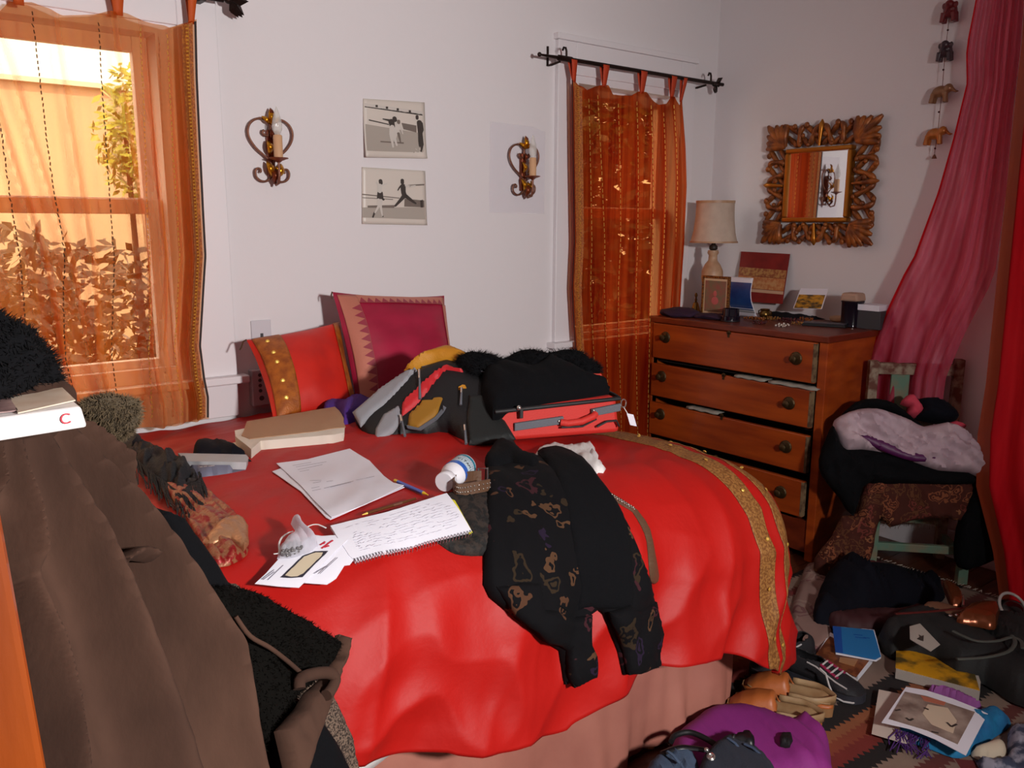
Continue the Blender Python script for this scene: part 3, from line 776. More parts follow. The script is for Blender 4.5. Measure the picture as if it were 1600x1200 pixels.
figure(p1, pf, I1, X1_, [([(610, 590), (620, 690), (640, 780), (675, 905)], [36, 34, 24, 14]), ([(595, 600), (590, 720), (605, 850), (615, 935)], [30, 30, 20, 14])], m_lt, .0021)
figure(p1, pf, I1, X1_, [([(705, 540), (680, 640), (700, 700)], [40, 40, 34]), ([(735, 560), (760, 640), (775, 700)], [14, 12, 9]), ([(665, 700), (650, 800)], [26, 14])], m_lt, .0024)
figure(p1, pf, I1, X1_, [([(705, 700), (725, 790), (735, 850)], [22, 14, 9]), ([(712, 485), (712, 510)], 26)], m_mid, .0027)
figure(p1, pf, I1, X1_, [([(1015, 385), (1015, 420)], 24), ([(1050, 490), (1055, 660)], [42, 36]), ([(1090, 500), (1105, 620), (1085, 680)], [16, 12, 10]), ([(1055, 660), (1045, 820), (1045, 910)], [32, 24, 16]), ([(1070, 680), (1085, 880), (1060, 1000)], [26, 22, 12])], m_dk, .0018)
I2 = (.0, .985, .08, .90); X2_ = (170, 180, 1090, 850)
p2, sh, pf = photo([(565, 261), (664, 267), (667, 352), (565, 350)], I2, 'black and white photo of two dancers leaping, lower of the pair', .004)
A = lambda pts: ZP(pts, *X2_)
sh('print_tone', A([(172, 830), (1250, 790), (1250, 1025), (172, 1015)]), m_pl, .0009)
sh('print_tone', A([(172, 580), (800, 625), (800, 642), (172, 600)]), m_mid); sh('print_tone', A([(172, 645), (690, 655), (690, 670), (172, 658)]), m_mid)
sh('print_tone', A([(260, 792), (740, 765), (700, 820), (260, 832)]), m_mid); sh('print_tone', A([(890, 640), (1240, 660), (1240, 790), (880, 790)]), m_mid, .001)
sh('print_tone', A([(1165, 660), (1215, 645), (1215, 795), (1170, 795)]), m_dk); sh('print_tone', A([(900, 385), (1250, 345), (1250, 372), (900, 412)]), m_mid)
figure(p2, pf, I2, X2_, [([(480, 330), (485, 370)], 32), ([(470, 560), (470, 640)], [48, 54]), ([(500, 650), (525, 670)], 20), ([(372, 920), (345, 1000)], [16, 14]), ([(495, 960), (512, 985)], 12)], m_dk, .0018)
figure(p2, pf, I2, X2_, [([(465, 420), (465, 520)], [38, 34]), ([(440, 410), (410, 365)], [14, 16]), ([(500, 410), (585, 375)], [14, 10]), ([(440, 680), (450, 780), (380, 920)], [26, 22, 12]), ([(480, 690), (475, 800), (500, 970)], [28, 22, 12])], m_lt, .0021)
figure(p2, pf, I2, X2_, [([(855, 300), (855, 345)], 30), ([(865, 410), (870, 520), (890, 590)], [46, 40, 44]), ([(830, 400), (800, 440), (775, 488)], [14, 12, 9]), ([(880, 590), (810, 680), (725, 780)], [38, 28, 18]), ([(910, 590), (1000, 660), (1080, 720)], [36, 26, 16])], m_dk, .0024)
figure(p2, pf, I2, X2_, [([(915, 395), (1000, 405), (1080, 388)], [18, 16, 12])], m_lt, .0027)
# pale clear plastic sheet behind the right sconce
t = cloth('plastic_sheet', [(766, 190), (832, 198), (852, 206), (850, 334), (764, 332)], yplane(D-.001), mat('clear_film', srgb(236, 232, 244), .3, alpha=.1), thick=.001, back=0, edge=.001, step=14)
tag(t, 'faint clear plastic sheet taped flat to the wall behind a sconce', 'plastic sheet')

# ------------------------------------------------------------------ sconces
m_iron = mat('bronzed_scroll', srgb(128, 84, 66), .45, metal=.6, bump=.2, bscale=120)
m_gilt = mat('gilt_leaf', srgb(206, 142, 32), .28, metal=.85, bump=.3, bscale=120)
m_rust = mat('rust_leaf', srgb(120, 52, 22), .4, metal=.5)
m_candle = mat('candle_sleeve', srgb(206, 160, 120), .6, bump=.1)
m_bulb = mat('clear_bulb', srgb(225, 220, 212), .08, spec=.8, alpha=.45)
def sconce(loc, label):
    t = thing('wall_sconce', (0, 0, 0), label, 'sconce', 'candle sconces on the back wall')
    S = .000275                      # metres per zoomed pixel of the study crop
    cx, cz = 460, 640
    q = lambda pts, y=-.02, sg=1: [Vector((sg*(a-cx)*S, y, -(b_-cz)*S)) for a, b_ in smooth_poly(pts, 5, False)]
    for sg in (1, -1):
        k = MB(); k.tube(q([(470, 890), (435, 790), (365, 725), (270, 645), (200, 545), (182, 450), (215, 365), (290, 312), (375, 305), (440, 350), (468, 420), (440, 480), (395, 492), (360, 465), (368, 438), (385, 445)], sg=sg), .0038, 8); k.build('scroll', m_iron, t, True)
        k = MB(); k.tube(q([(475, 900), (445, 970), (390, 1020), (320, 1025), (262, 985), (248, 925), (265, 885), (300, 880), (318, 905), (300, 925)], sg=sg), .0036, 8); k.build('foot_scroll', m_iron, t, True)
    def leaf(nm, x, z, w, h, m, tilt=0., y=-.026, out=.012):
        n = 8; v = []; f = []
        for i in range(n+1):
            a = i/n; ww = w*math.sin(math.pi*min(1, a*.92+.05))**.8
            c = Vector((math.sin(tilt)*a*h, y-out*math.sin(math.pi*a), z+math.cos(tilt)*a*h)); c.x += x
            sd = Vector((math.cos(tilt), 0, -math.sin(tilt)))
            v += [c-sd*ww, c+Vector((0, -ww*.5, 0)), c+sd*ww]
        for i in range(n): f += [(3*i, 3*i+1, 3*i+4, 3*i+3), (3*i+1, 3*i+2, 3*i+5, 3*i+4)]
        obj(nm, v, f, m, t, solid=.0015)
    leaf('leaf', 0, .075, .012, .05, m_gilt); leaf('leaf', 0, .10, .007, .028, m_rust)
    leaf('leaf', -.004, .078, .008, .034, m_gilt, -.9); leaf('leaf', .004, .078, .008, .034, m_gilt, .9)
    leaf('leaf', 0, .03, .010, .03, m_rust); leaf('leaf', -.012, -.02, .011, .045, m_gilt, -.12, -.03, .02); leaf('leaf', .012, -.02, .011, .045, m_gilt, .12, -.03, .02)
    leaf('leaf', 0, -.115, .015, .055, m_rust, 0, -.03, .022); leaf('leaf', -.008, -.09, .012, .05, m_gilt, -.3, -.03, .018); leaf('leaf', .01, -.095, .012, .05, m_gilt, .35, -.03, .018)
    MB().ball((-.004, -.036, -.075), (.009, .008, .009)).ball((.010, -.036, -.065), (.008, .008, .008)).build('berry', m_gilt, t, True)
    MB().box((-.012, -.02, -.09), (.012, 0, .06)).build('backplate', m_rust, t, bevel=.004)
    ax, ay = 0, -.075
    k = MB(); k.tube([(0, -.02, -.085), (0, -.045, -.118), (0, -.07, -.112), (0, ay, -.085), (ax, ay, -.045)], .0045, 8); k.build('arm', m_iron, t, True)
    MB().lathe((ax, ay, -.048), [(.005, 0), (.012, .006), (.032, .013), (.031, .0155), (.012, .010), (.009, .02)], 18).build('drip_pan', m_rust, t, True)
    MB().lathe((ax, ay, -.034), [(.0145, 0), (.0145, .07), (.012, .073)], 16).build('candle_sleeve', m_candle, t, True)
    MB().lathe((ax, ay, .038), [(.008, 0), (.015, .016), (.0165, .032), (.013, .052), (.006, .075), (.002, .086), (.0005, .09)], 16).build('bulb', m_bulb, t, True)
    t.location = loc; return t
a = P_y(424, 232, D-.02); sconce((a.x, D, a.z), 'gilt scrolled candle sconce between the pale orange curtain and the photos')
a = P_y(819, 263, D-.02); sconce((a.x, D, a.z), 'gilt scrolled candle sconce on the clear sheet beside the deep orange curtain')
# ================================================================== things on the bed
m_paper = mat('white_paper', srgb(228, 226, 236), .7)
m_ink = mat('grey_ink', srgb(130, 126, 140), .7)
m_redink = mat('red_ink', srgb(190, 40, 60), .6)
m_blackcloth = mat('black_wool', srgb(11, 11, 14), .95, bump=.25, bscale=180, spec=.15)
m_navy = mat('navy_cloth', srgb(8, 9, 20), .9, spec=.2, bump=.2, bscale=160)
m_kraft = mat('kraft_paper', srgb(170, 130, 98), .75, bump=.08, bscale=60)
m_page = mat('page_edges', srgb(222, 212, 198), .8, bump=.25, bscale=300, stretch=(1, 1, 14))
def root_at(name, px, pr, label, cat, group=None):
    return thing(name, pr(*px)[0], label, cat, group)
# --- printed sheets
S2 = zo(420, 690, .15, [(35, 325), (120, 295), (840, 100), (1050, 230), (1200, 390), (1300, 460), (1415, 490), (640, 830), (600, 810), (330, 530), (230, 460)])
tag(cloth('paper_sheet', S2, onbed(.003), m_paper, .0012, .0005, .0008, 9, smooth_n=True), 'blank white paper sheet lying underneath the printed sheet on the duvet', 'paper')
S1 = zo(420, 690, .15, [(78, 253), (400, 210), (840, 98), (1050, 225), (1200, 385), (1300, 458), (1408, 484), (1000, 690), (655, 820), (480, 650), (330, 480), (150, 320)])
t = root_at('paper_sheet', (530, 760), onbed(.006), 'white sheet with faint printed lines lying on top beside the blue pen', 'paper')
cloth('sheet', S1, onbed(.006), m_paper, .0012, .0005, .0008, 9, parent=t)
ln = []
for (a, c) in [((245, 285), (440, 250)), ((280, 300), (600, 245)), ((300, 330), (560, 275)), ((320, 350), (420, 330)), ((430, 445), (550, 440)), ((600, 455), (665, 445)), ((460, 470), (545, 455)), ((445, 525), (530, 508)), ((575, 525), (885, 450)), ((915, 440), (1100, 398)), ((455, 552), (545, 532)), ((640, 512), (860, 462))]:
    ln.append(zo(420, 690, .15, [a, ((a[0]+c[0])/2, (a[1]+c[1])/2), c]))
strokes('printing', ln, onbed(.0075), .0018, m_ink, t)['kind'] = 'stuff'
# --- ball pen and mechanical pencil
def stick(name, a, c, r, pr, parts, label, cat):
    A, n = pr(*a); B, _ = pr(*c); t = thing(name, A, label, cat); A = A+n*r*1.05; B = B+n*r*1.05
    for nm, f0, f1, r0, r1_, m in parts:
        MB().tube([A.lerp(B, f0), A.lerp(B, f1)], [r*r0, r*r1_], 10).build(nm, m, t, True)
m_blue = mat('blue_plastic', srgb(58, 92, 180), .35); m_yel = mat('yellow_plastic', srgb(220, 180, 40), .4)
stick('ballpoint_pen', (617, 755), (669, 778), .0042, onbed(.002), [('cap', 0, .1, .9, 1, m_yel), ('barrel', .1, .86, 1, 1, m_blue), ('nib', .86, 1, .95, .2, m_yel)], 'blue ballpoint pen with a yellow tip beside the printed sheet', 'pen')
m_brz = mat('bronze_barrel', srgb(110, 66, 36), .35, metal=.5)
stick('mechanical_pencil', (567, 813), (642, 790), .0036, onbed(.009), [('tip', 0, .1, .2, .8, m_spark), ('grip', .1, .62, .9, .9, m_brz), ('barrel', .62, .8, 1, 1, m_iron), ('end', .8, 1.1, .8, .7, m_brz)], 'thin bronze mechanical pencil above the spiral notepad', 'pencil')
# --- dark lace garment under the notepad
m_lace = mat('dark_lace', srgb(14, 11, 10), .8, col2=srgb(44, 33, 27), var=.1, vscale=55, bump=.6, bscale=120)
LZ = zo(260, 640, .325, [(1170, 490), (1200, 455), (1300, 430), (1380, 400), (1480, 395), (1560, 420), (1580, 560), (1560, 690), (1420, 702), (1340, 670), (1260, 600)])
tag(cloth('lace_top', LZ, onbed(.001), m_lace, .012, .0005, .02, 5, wr=(.004, 60, -60, 3), sm=3), 'dark brown ruffled lace garment crumpled under the notepad', 'garment')
# --- spiral notepad
t = root_at('spiral_notepad', (620, 840), onbed(.02), 'white spiral notepad covered in handwriting with a yellow cover edge', 'notepad')
NP = zo(260, 640, .325, [(790, 610), (1060, 540), (1345, 450), (1400, 530), (1448, 620), (1200, 680), (900, 768), (870, 740), (830, 680)])
_a, _b, _c = BED(516, 838)[0], BED(700, 790)[0], BED(730, 842)[0]
lift_n = .020
cloth('pages', NP, onbed(lift_n), m_paper, .005, .002, .0008, 8, parent=t, round_=False)
cloth('yellow_cover', zo(260, 640, .325, [(1362, 470), (1383, 478), (1455, 622), (1436, 632)]), onbed(lift_n+.001), mat('yellow_card', srgb(206, 196, 40), .6), .003, .001, .001, 5, parent=t)
ln = []; rr = random.Random(9); PA, PB, PC, PD = [np.array(q) for q in zo(260, 640, .325, [(810, 622), (1340, 465), (1430, 612), (900, 750)])]
for i in range(12):
    w = .08+.84*i/12
    a, c = PA+(PD-PA)*w, PB+(PC-PB)*w; x = .05+rr.random()*.06
    while x < .93:
        L_ = rr.uniform(.03, .12); q = [tuple(a+(c-a)*(x+L_*j/5)+np.array([0, rr.gauss(0, .55)])) for j in range(6)]
        if rr.random() < .72: ln.append(q)
        x += L_+rr.uniform(.01, .04)
strokes('handwriting', ln, onbed(lift_n+.0055), .0008, mat('pale_ink', srgb(186, 182, 196), .7), t)['kind'] = 'stuff'
k = MB(); a, c = [np.array(q) for q in zo(260, 640, .325, [(890, 764), (1446, 622)])]
for i in range(38):
    q = a+(c-a)*(i+.5)/38; p, n = onbed(lift_n+.003)(*q); e = (onbed(lift_n+.003)(*(q+np.array([4, 8])))[0]-p).normalized()
    k.tube([p-e*.004, p-e*.001+n*.005, p+e*.006+n*.004, p+e*.008-n*.002], .0009, 5)
k.build('spiral_wire', mat('chrome_wire', srgb(200, 200, 210), .25, metal=.9), t)['kind'] = 'stuff'
# --- envelopes
E2 = zo(380, 830, .125, [(870, 190), (1100, 170), (1585, 150), (1600, 180), (1310, 510), (1240, 520), (1130, 680), (1010, 757), (640, 742), (800, 400)])
tag(cloth('envelope', E2, onbed(.022), m_paper, .0015, .0005, .001, 7), 'plain white envelope tucked under the windowed envelope', 'envelope')
t = root_at('envelope', (470, 890), onbed(.026), 'white envelope with a black-framed window and red print on the duvet', 'envelope')
E1 = zo(380, 830, .125, [(100, 790), (260, 650), (420, 490), (640, 340), (880, 190), (1290, 232), (1100, 400), (870, 620), (660, 822), (400, 812)])
cloth('paper', E1, onbed(.026), m_paper, .0015, .0005, .001, 7, parent=t)
cloth('window_border', zo(380, 830, .125, [(425, 710), (560, 590), (720, 450), (880, 392), (1045, 380), (880, 530), (705, 698), (560, 712)]), onbed(.0275), mat('dark_print', srgb(44, 40, 52), .5), .0008, .0003, .0005, 5, parent=t)
cloth('window_film', zo(380, 830, .125, [(485, 685), (600, 582), (740, 462), (890, 408), (975, 402), (955, 440), (830, 555), (715, 655), (640, 692), (560, 700)]), onbed(.0283), mat('cream_paper', srgb(198, 182, 156), .5), .0008, .0003, .0005, 5, parent=t)
strokes('red_print', [zo(380, 830, .125, [a, c]) for a, c in (((950, 320), (1020, 275)), ((965, 358), (1045, 300)), ((1040, 300), (1115, 255)), ((1000, 340), (1060, 318)), ((985, 300), (1010, 290)))], onbed(.0275), .0035, m_redink, t)
strokes('small_print', [zo(380, 830, .125, [a, c]) for a, c in (((180, 745), (350, 625)), ((200, 750), (350, 650)), ((260, 750), (470, 570)), ((850, 655), (1020, 560)), ((920, 655), (1150, 450)))], onbed(.0277), .0014, m_ink, t)['kind'] = 'stuff'
# --- organza pouch
t = root_at('organza_pouch', (460, 870), onbed(.03), 'white sheer organza pouch of grey beads tied with ribbon on the envelope', 'pouch')
m_org = sheer('organza', srgb(230, 228, 238), .42, (1, 1, 1, 1), glow=.3)
cloth('bag', zo(380, 830, .125, [(400, 500), (440, 380), (530, 290), (640, 210), (660, 170), (610, 80), (650, 40), (720, 35), (755, 60), (760, 110), (800, 160), (900, 240), (930, 320), (830, 400), (720, 440), (600, 480)]), onbed(.028), m_org, .024, .0, .02, 3, wr=(.006, 90, 60, 3), parent=t)
rr = random.Random(2); k = MB(); bp = zo(380, 830, .125, [(440, 490), (470, 430), (560, 380), (640, 350), (700, 370), (720, 410), (640, 450), (540, 480)])
cnt = 0
while cnt < 170:
    q = np.array([[rr.uniform(435, 470), rr.uniform(872, 892)]])
    if _inside(q, np.array(bp))[0]:
        p, n = onbed(.03)(*q[0]); k.ball(p+n*rr.uniform(.003, .014), .0034, n=6, m=4); cnt += 1
k.build('beads', mat('grey_bead', srgb(120, 116, 118), .3, metal=.4), t, True)['kind'] = 'stuff'
for pts in ([(350, 482), (420, 462), (428, 380), (460, 300), (540, 240), (620, 208)], [(790, 160), (870, 122), (950, 116), (1040, 152)]):
    MB().tube([onbed(.036)(*q)[0] for q in smooth_poly(zo(380, 830, .125, pts), 4, False)], .0018, 6, flat=.5).build('ribbon', m_white, t, True)
# --- books and cloth near the pillows
t = root_at('paper_covered_book', (455, 690), BED, 'thick book in a brown kraft paper cover lying before the red pillow', 'book')
cloth('page_block', zo(340, 430, .2625, [(105, 975), (160, 962), (400, 925), (740, 930), (755, 958), (750, 985), (690, 1000), (260, 1040), (200, 1092), (110, 1012)]), BED, m_page, .024, .0005, .002, 6, parent=t, round_=False)
cloth('cover', zo(340, 430, .2625, [(180, 922), (700, 832), (742, 875), (757, 955), (480, 995), (190, 1032), (150, 1010)]), onbed(.025), m_kraft, .004, .001, .001, 7, parent=t)
t = root_at('hardback_book', (330, 735), BED, 'grey hardback book with pale page edges beside the navy cloth', 'book')
cloth('page_block', zo(260, 640, .325, [(60, 243), (380, 250), (392, 264), (382, 288), (100, 284)]), BED, mat('grey_page', srgb(172, 170, 172), .7), .018, .0005, .002, 6, parent=t, round_=False)
cloth('spine', zo(260, 640, .325, [(100, 284), (382, 290), (300, 308), (165, 326), (120, 310)]), BED, mat('slate_cloth', srgb(104, 104, 122), .6), .016, .0005, .003, 5, parent=t)
strokes('spine_lettering', [zo(260, 640, .325, [a, c]) for a, c in (((165, 311), (178, 309)), ((184, 309), (200, 307)), ((206, 307), (232, 304)))], onbed(.0165), .003, m_page, t)
tag(cloth('folded_cloth', zo(260, 640, .325, [(135, 195), (165, 172), (230, 176), (290, 180), (340, 210), (398, 240), (385, 252), (150, 247)]), BED, m_navy, .035, .0005, .03, 4, wr=(.01, 40, 20, 3), sm=3), 'small crumpled navy cloth behind the grey hardback book', 'cloth')
tag(cloth('paper_slip', zo(260, 640, .325, [(268, 176), (335, 158), (362, 186), (330, 190)]), onbed(.001), m_page, .001, .0005, .001, 6), 'narrow pale paper slip beside the kraft covered book', 'paper')
m_violet = mat('violet_knit', srgb(74, 34, 124), .9, bump=.3, bscale=150)
tag(cloth('knit_scarf', zo(340, 430, .2625, [(630, 800), (680, 765), (760, 770), (880, 700), (960, 690), (960, 760), (860, 850), (750, 892), (720, 842), (640, 842)]), BED, m_violet, .05, .0005, .04, 4, wr=(.008, 40, 0, 3), sm=3), 'violet knitted scarf crumpled between the pillows and the backpack', 'scarf')
# --- white folded garment with scalloped hem
SC = zo(700, 680, 1/3, [(405, 97), (420, 75), (440, 55), (465, 48), (490, 40), (525, 50), (560, 55), (620, 45), (670, 38), (688, 60), (692, 85), (705, 95), (702, 118), (722, 130), (722, 150), (740, 158), (728, 178), (705, 176), (682, 194), (600, 130), (500, 100)])
tag(cloth('folded_camisole', SC, BED, m_white, .014, .0005, .015, 4, wr=(.006, 50, 60, 4)), 'small white garment with scalloped lace edge folded behind the black jacket', 'garment')
# --- studded belt
m_leath = mat('brown_leather', srgb(92, 64, 46), .5, bump=.3, bscale=150); m_stud = mat('silver_stud', srgb(215, 210, 205), .2, metal=.9)
t = root_at('studded_belt', (1000, 830), BED, 'brown leather belt with silver studs lying under the black jacket', 'belt')
BT = zo(700, 680, 1/3, [(640, 215), (725, 262), (760, 270), (865, 335), (900, 370), (945, 440), (970, 560), (987, 660), (975, 692), (950, 690), (940, 620), (930, 500), (905, 430), (870, 372), (850, 352), (740, 288), (640, 235)])
cloth('strap', BT, onbed(.001), m_leath, .005, .0005, .006, 4, parent=t, sm=2)
k = MB()
for i in range(13):
    for j in (0, 7):
        p, n = onbed(.006)(*zo(700, 680, 1/3, [(728+i*11.2+j*.4, 266+i*6.6+j*1.2)])[0]); k.ball(p, .0022, n=6, m=4)
k.build('stud', m_stud, t, True)['kind'] = 'stuff'
def strip(nm, pts, hgt, th, m, parent, pr, z0=.0):
    P = [pr(*q)[0]+Vector((0, 0, z0)) for q in smooth_poly(pts, 5, False)]; v = []; f = []
    for i, p in enumerate(P):
        tt = (P[min(i+1, len(P)-1)]-P[max(i-1, 0)]); tt.z = 0; s = tt.normalized().cross(Vector((0, 0, 1)))*th/2
        v += [p-s, p+s, p+s+Vector((0, 0, hgt)), p-s+Vector((0, 0, hgt))]
    for i in range(len(P)-1):
        for j in range(4): f.append((4*i+j, 4*i+(j+1) % 4, 4*i+4+(j+1) % 4, 4*i+4+j))
    f += [(0, 3, 2, 1), tuple(4*len(P)-4+j for j in range(4))]
    return obj(nm, v, f, m, parent, False), P
_, LP = strip('buckle_end', [(752, 762), (730, 764), (714, 768), (709, 776), (716, 784), (735, 782), (765, 776)], .026, .004, m_leath, t, onbed(.0), .014)
k = MB()
for i, p in enumerate(LP[18:]):
    for h in (.008, .018): k.ball(p+Vector((-.001, -.003, h)), .0020, n=6, m=4)
k.build('stud', m_stud, t, True)['kind'] = 'stuff'
p = onbed(.0)(748, 762)[0]; e = Vector((.8, -.6, 0)); k = MB()
k.tube([p+Vector((0, 0, .012)), p+e*.02+Vector((0, 0, .012)), p+e*.02+Vector((0, 0, .045)), p+Vector((0, 0, .045)), p+Vector((0, 0, .012))], .0025, 6); k.build('buckle', mat('steel_buckle', srgb(180, 176, 176), .25, metal=.9), t, True)
# --- jacket
m_jack = cell_mat('paisley_black', srgb(6, 5, 8), [srgb(78, 50, 34), srgb(56, 24, 30), srgb(46, 34, 22), srgb(32, 20, 40), srgb(80, 54, 36)], 15, .9, dist=.24, warp=.08)
t = root_at('paisley_jacket', (880, 900), BED, 'black paisley brocade jacket flung over the front edge of the duvet', 'jacket')
JK = zo(700, 680, 1/3, [(175, 180), (190, 110), (250, 60), (300, 80), (420, 108), (480, 85), (530, 85), (620, 130), (670, 190), (730, 270), (800, 370), (860, 480), (910, 600), (945, 720), (970, 880), (988, 1090), (815, 1120), (790, 1010), (725, 840), (700, 818), (670, 840), (668, 1105), (540, 1165), (515, 1010), (420, 950), (290, 840), (190, 760), (160, 700), (165, 500), (170, 300)])
cloth('body', JK, onbed(.006), m_jack, .016, .004, .018, 5, wr=(.004, 12, 75, 4), parent=t, seed=3)
cloth('front_panel', zo(700, 680, 1/3, [(420, 112), (480, 88), (530, 90), (620, 136), (690, 230), (770, 340), (815, 450), (838, 620), (835, 800), (720, 812), (590, 808), (440, 812), (470, 790), (575, 780), (560, 600), (540, 420), (500, 250), (470, 180)]), onbed(.021), m_blackcloth, .008, .008, .02, 5, wr=(.003, 12, 80, 4), parent=t, sm=2)
cloth('collar', zo(700, 680, 1/3, [(178, 175), (195, 110), (250, 62), (300, 84), (350, 130), (420, 150), (400, 200), (300, 170), (220, 190)]), onbed(.022), m_blackcloth, .020, .006, .02, 4, wr=(.004, 30, 20, 3), parent=t, sm=2)
cloth('sleeve', zo(700, 680, 1/3, [(735, 830), (840, 800), (935, 760), (965, 880), (986, 1085), (820, 1112), (795, 1010)]), onbed(.026), m_jack, .010, .008, .015, 5, wr=(.003, 14, 80, 4), parent=t)
cloth('sleeve', zo(700, 680, 1/3, [(200, 712), (400, 706), (410, 820), (660, 842), (664, 1100), (545, 1158), (522, 1005), (420, 940), (300, 842)]), onbed(.026), m_jack, .010, .008, .015, 5, wr=(.003, 14, 30, 4), parent=t)
# --- vitamin bottle lying on its side
A_, B_ = BED(694, 772)[0], BED(748, 742)[0]; r_ = .0285
ax = (B_-A_); ax.z = .012; ax = ax.normalized(); o = A_+Vector((0, 0, r_*.92))
t = thing('vitamin_bottle', A_, 'white plastic vitamin bottle with a blue label lying on its side', 'bottle')
m_wp = mat('white_hdpe', srgb(224, 220, 226), .3); m_lab = mat('label_pale', srgb(180, 196, 206), .25); m_labb = mat('label_blue', srgb(44, 92, 176), .25); m_labt = mat('label_teal', srgb(30, 110, 130), .25)
MB().lathe(o, [(.0, 0), (.021, .0), (.022, .002), (.022, .019), (.019, .021)], 24, ax).build('cap', m_wp, t, True)
MB().lathe(o, [(.017, .018), (.017, .026), (.024, .034), (r_, .044), (r_, .108), (r_-.003, .113), (.0, .113)], 24, ax).build('body', m_wp, t, True)
MB().lathe(o, [(r_+.0006, .050), (r_+.0006, .104)], 28, ax).build('label', m_lab, t, True)
MB().lathe(o, [(r_+.001, .050), (r_+.001, .064)], 28, ax).build('label_stripe', m_labb, t, True); MB().lathe(o, [(r_+.001, .097), (r_+.001, .104)], 28, ax).build('label_stripe', m_labt, t, True)
# lettering wraps round the bottle towards the viewer
side = (CAM-o); side = (side-ax*side.dot(ax)).normalized(); up2 = ax.cross(side)
for i, ch in enumerate('VITAMIN'):
    a = (i-3)*.27; n = side*math.cos(a)-up2*math.sin(a)*-1; n = (side*math.cos(a)+up2*math.sin(a)).normalized(); tx = (-side*math.sin(a)+up2*math.cos(a)).normalized()
    text_obj('label_letter', ch, .011, o+ax*.076+n*(r_+.0014), tx, -ax if tx.cross(-ax).dot(n) > 0 else ax, m_dk, t)
for j in range(3):
    k = MB()
    for i in range(9):
        a = -.7+i*.16; n = (side*math.cos(a)+up2*math.sin(a)); tx = (-side*math.sin(a)+up2*math.cos(a)); p = o+ax*(.086+j*.004)+n*(r_+.0014)
        k.add([p-ax*.0006-tx*.0015, p-ax*.0006+tx*.0015, p+ax*.0006+tx*.0015, p+ax*.0006-tx*.0015], [(0, 1, 2, 3)])
    k.build('fine_print', m_ink, t)['kind'] = 'stuff'

# --- red suitcase
m_rs = mat('red_nylon', srgb(202, 44, 36), .65, bump=.25, bscale=300); m_gs = mat('grey_webbing', srgb(96, 98, 106), .7, bump=.3, bscale=250); m_bz = mat('black_zip', srgb(30, 28, 30), .6)
BL, BR = P_z(795, 690, .752), P_z(972, 676, .752); ex = (BR-BL).normalized(); ey = Vector((-ex.y, ex.x, 0)); o = BL-ex*.14; Ls = (BR-BL).length+.135
t = thing('open_suitcase', (BL+BR)/2, 'open red nylon suitcase with grey straps heaped with black clothes', 'suitcase')
sf = lambda a, c, z: o+ex*a+ey*c+Vector((0, 0, z))
MB().hexa([sf(.1, 0, 0), sf(Ls, 0, 0), sf(Ls, .30, 0), sf(.1, .30, 0), sf(.1, .01, .09), sf(Ls-.01, .01, .105), sf(Ls-.01, .29, .105), sf(.1, .29, .09)]).build('body', m_rs, t, True, bevel=.014)
zz = lambda a: .085+.02*a/Ls
MB().tube([sf(.1, -.002, zz(.1)-.002), sf(Ls*.5, -.003, zz(Ls*.5)-.002), sf(Ls-.005, .0, zz(Ls)-.003), sf(Ls, .05, zz(Ls)-.003), sf(Ls, .29, zz(Ls)-.003)], .006, 8).build('zipper', m_bz, t, True)
def fr(a0, a1, z0, z1, m, nm, th=.006): MB().hexa([sf(a0, -.001-th, z0[0]), sf(a1, -.001-th, z0[1]), sf(a1, .004, z0[1]), sf(a0, .004, z0[0]), sf(a0, -.001-th, z1[0]), sf(a1, -.001-th, z1[1]), sf(a1, .004, z1[1]), sf(a0, .004, z1[0])]).build(nm, m, t, bevel=.002)
fr(.155, .30, (.030, .040), (.052, .062), m_gs, 'strap'); fr(.385, Ls-.004, (.055, .066), (.077, .088), m_gs, 'strap')
MB().tube([sf(.29, -.008, .046), sf(.31, -.016, .044), sf(.35, -.018, .047), sf(.385, -.016, .058), sf(.395, -.008, .064)], .010, 10).build('handle', m_rs, t, True)
MB().tube([sf(.29, -.016, .034), sf(.35, -.024, .034), sf(.395, -.016, .05)], .003, 6).build('handle_piping', m_bz, t, True)
MB().tube([sf(.40, -.010, .026), sf(.43, -.012, .040), sf(.46, -.010, .040), sf(.47, -.008, .022)], .0035, 6).build('pull_loop', m_bz, t, True)
fr(.168, .178, (.066, .066), (.094, .096), m_bz, 'zip_pull', .012); MB().ball(sf(.165, -.012, .097), .007).build('zip_slider', m_stud, t, True)
MB().ball(sf(.285, -.009, .050), (.004, .003, .004)).build('rivet', m_stud, t, True); MB().ball(sf(.39, -.009, .074), (.004, .003, .004)).build('rivet', m_stud, t, True)
c_ = P_z(955, 640, .80)
c_ = sf(Ls+.004, -.006, .088)
MB().tube([c_+ex*.004*math.cos(a)*2+Vector((0, 0, .012*math.sin(a))) for a in [i*.524 for i in range(13)]], .002, 6).build('tag_ring', m_stud, t, True)
MB().tube([c_+Vector((0, 0, -.01)), c_+ex*.012-ey*.004+Vector((0, 0, -.03))], .0012, 5).build('tag_string', m_white, t, True)
q = c_+ex*.008-ey*.006+Vector((0, 0, -.028)); MB().frame_box(q, ex*.022+Vector((0, 0, -.006)), ey*.0015, ex*.012+Vector((0, 0, -.036))).build('luggage_tag', m_paper, t, bevel=.001)
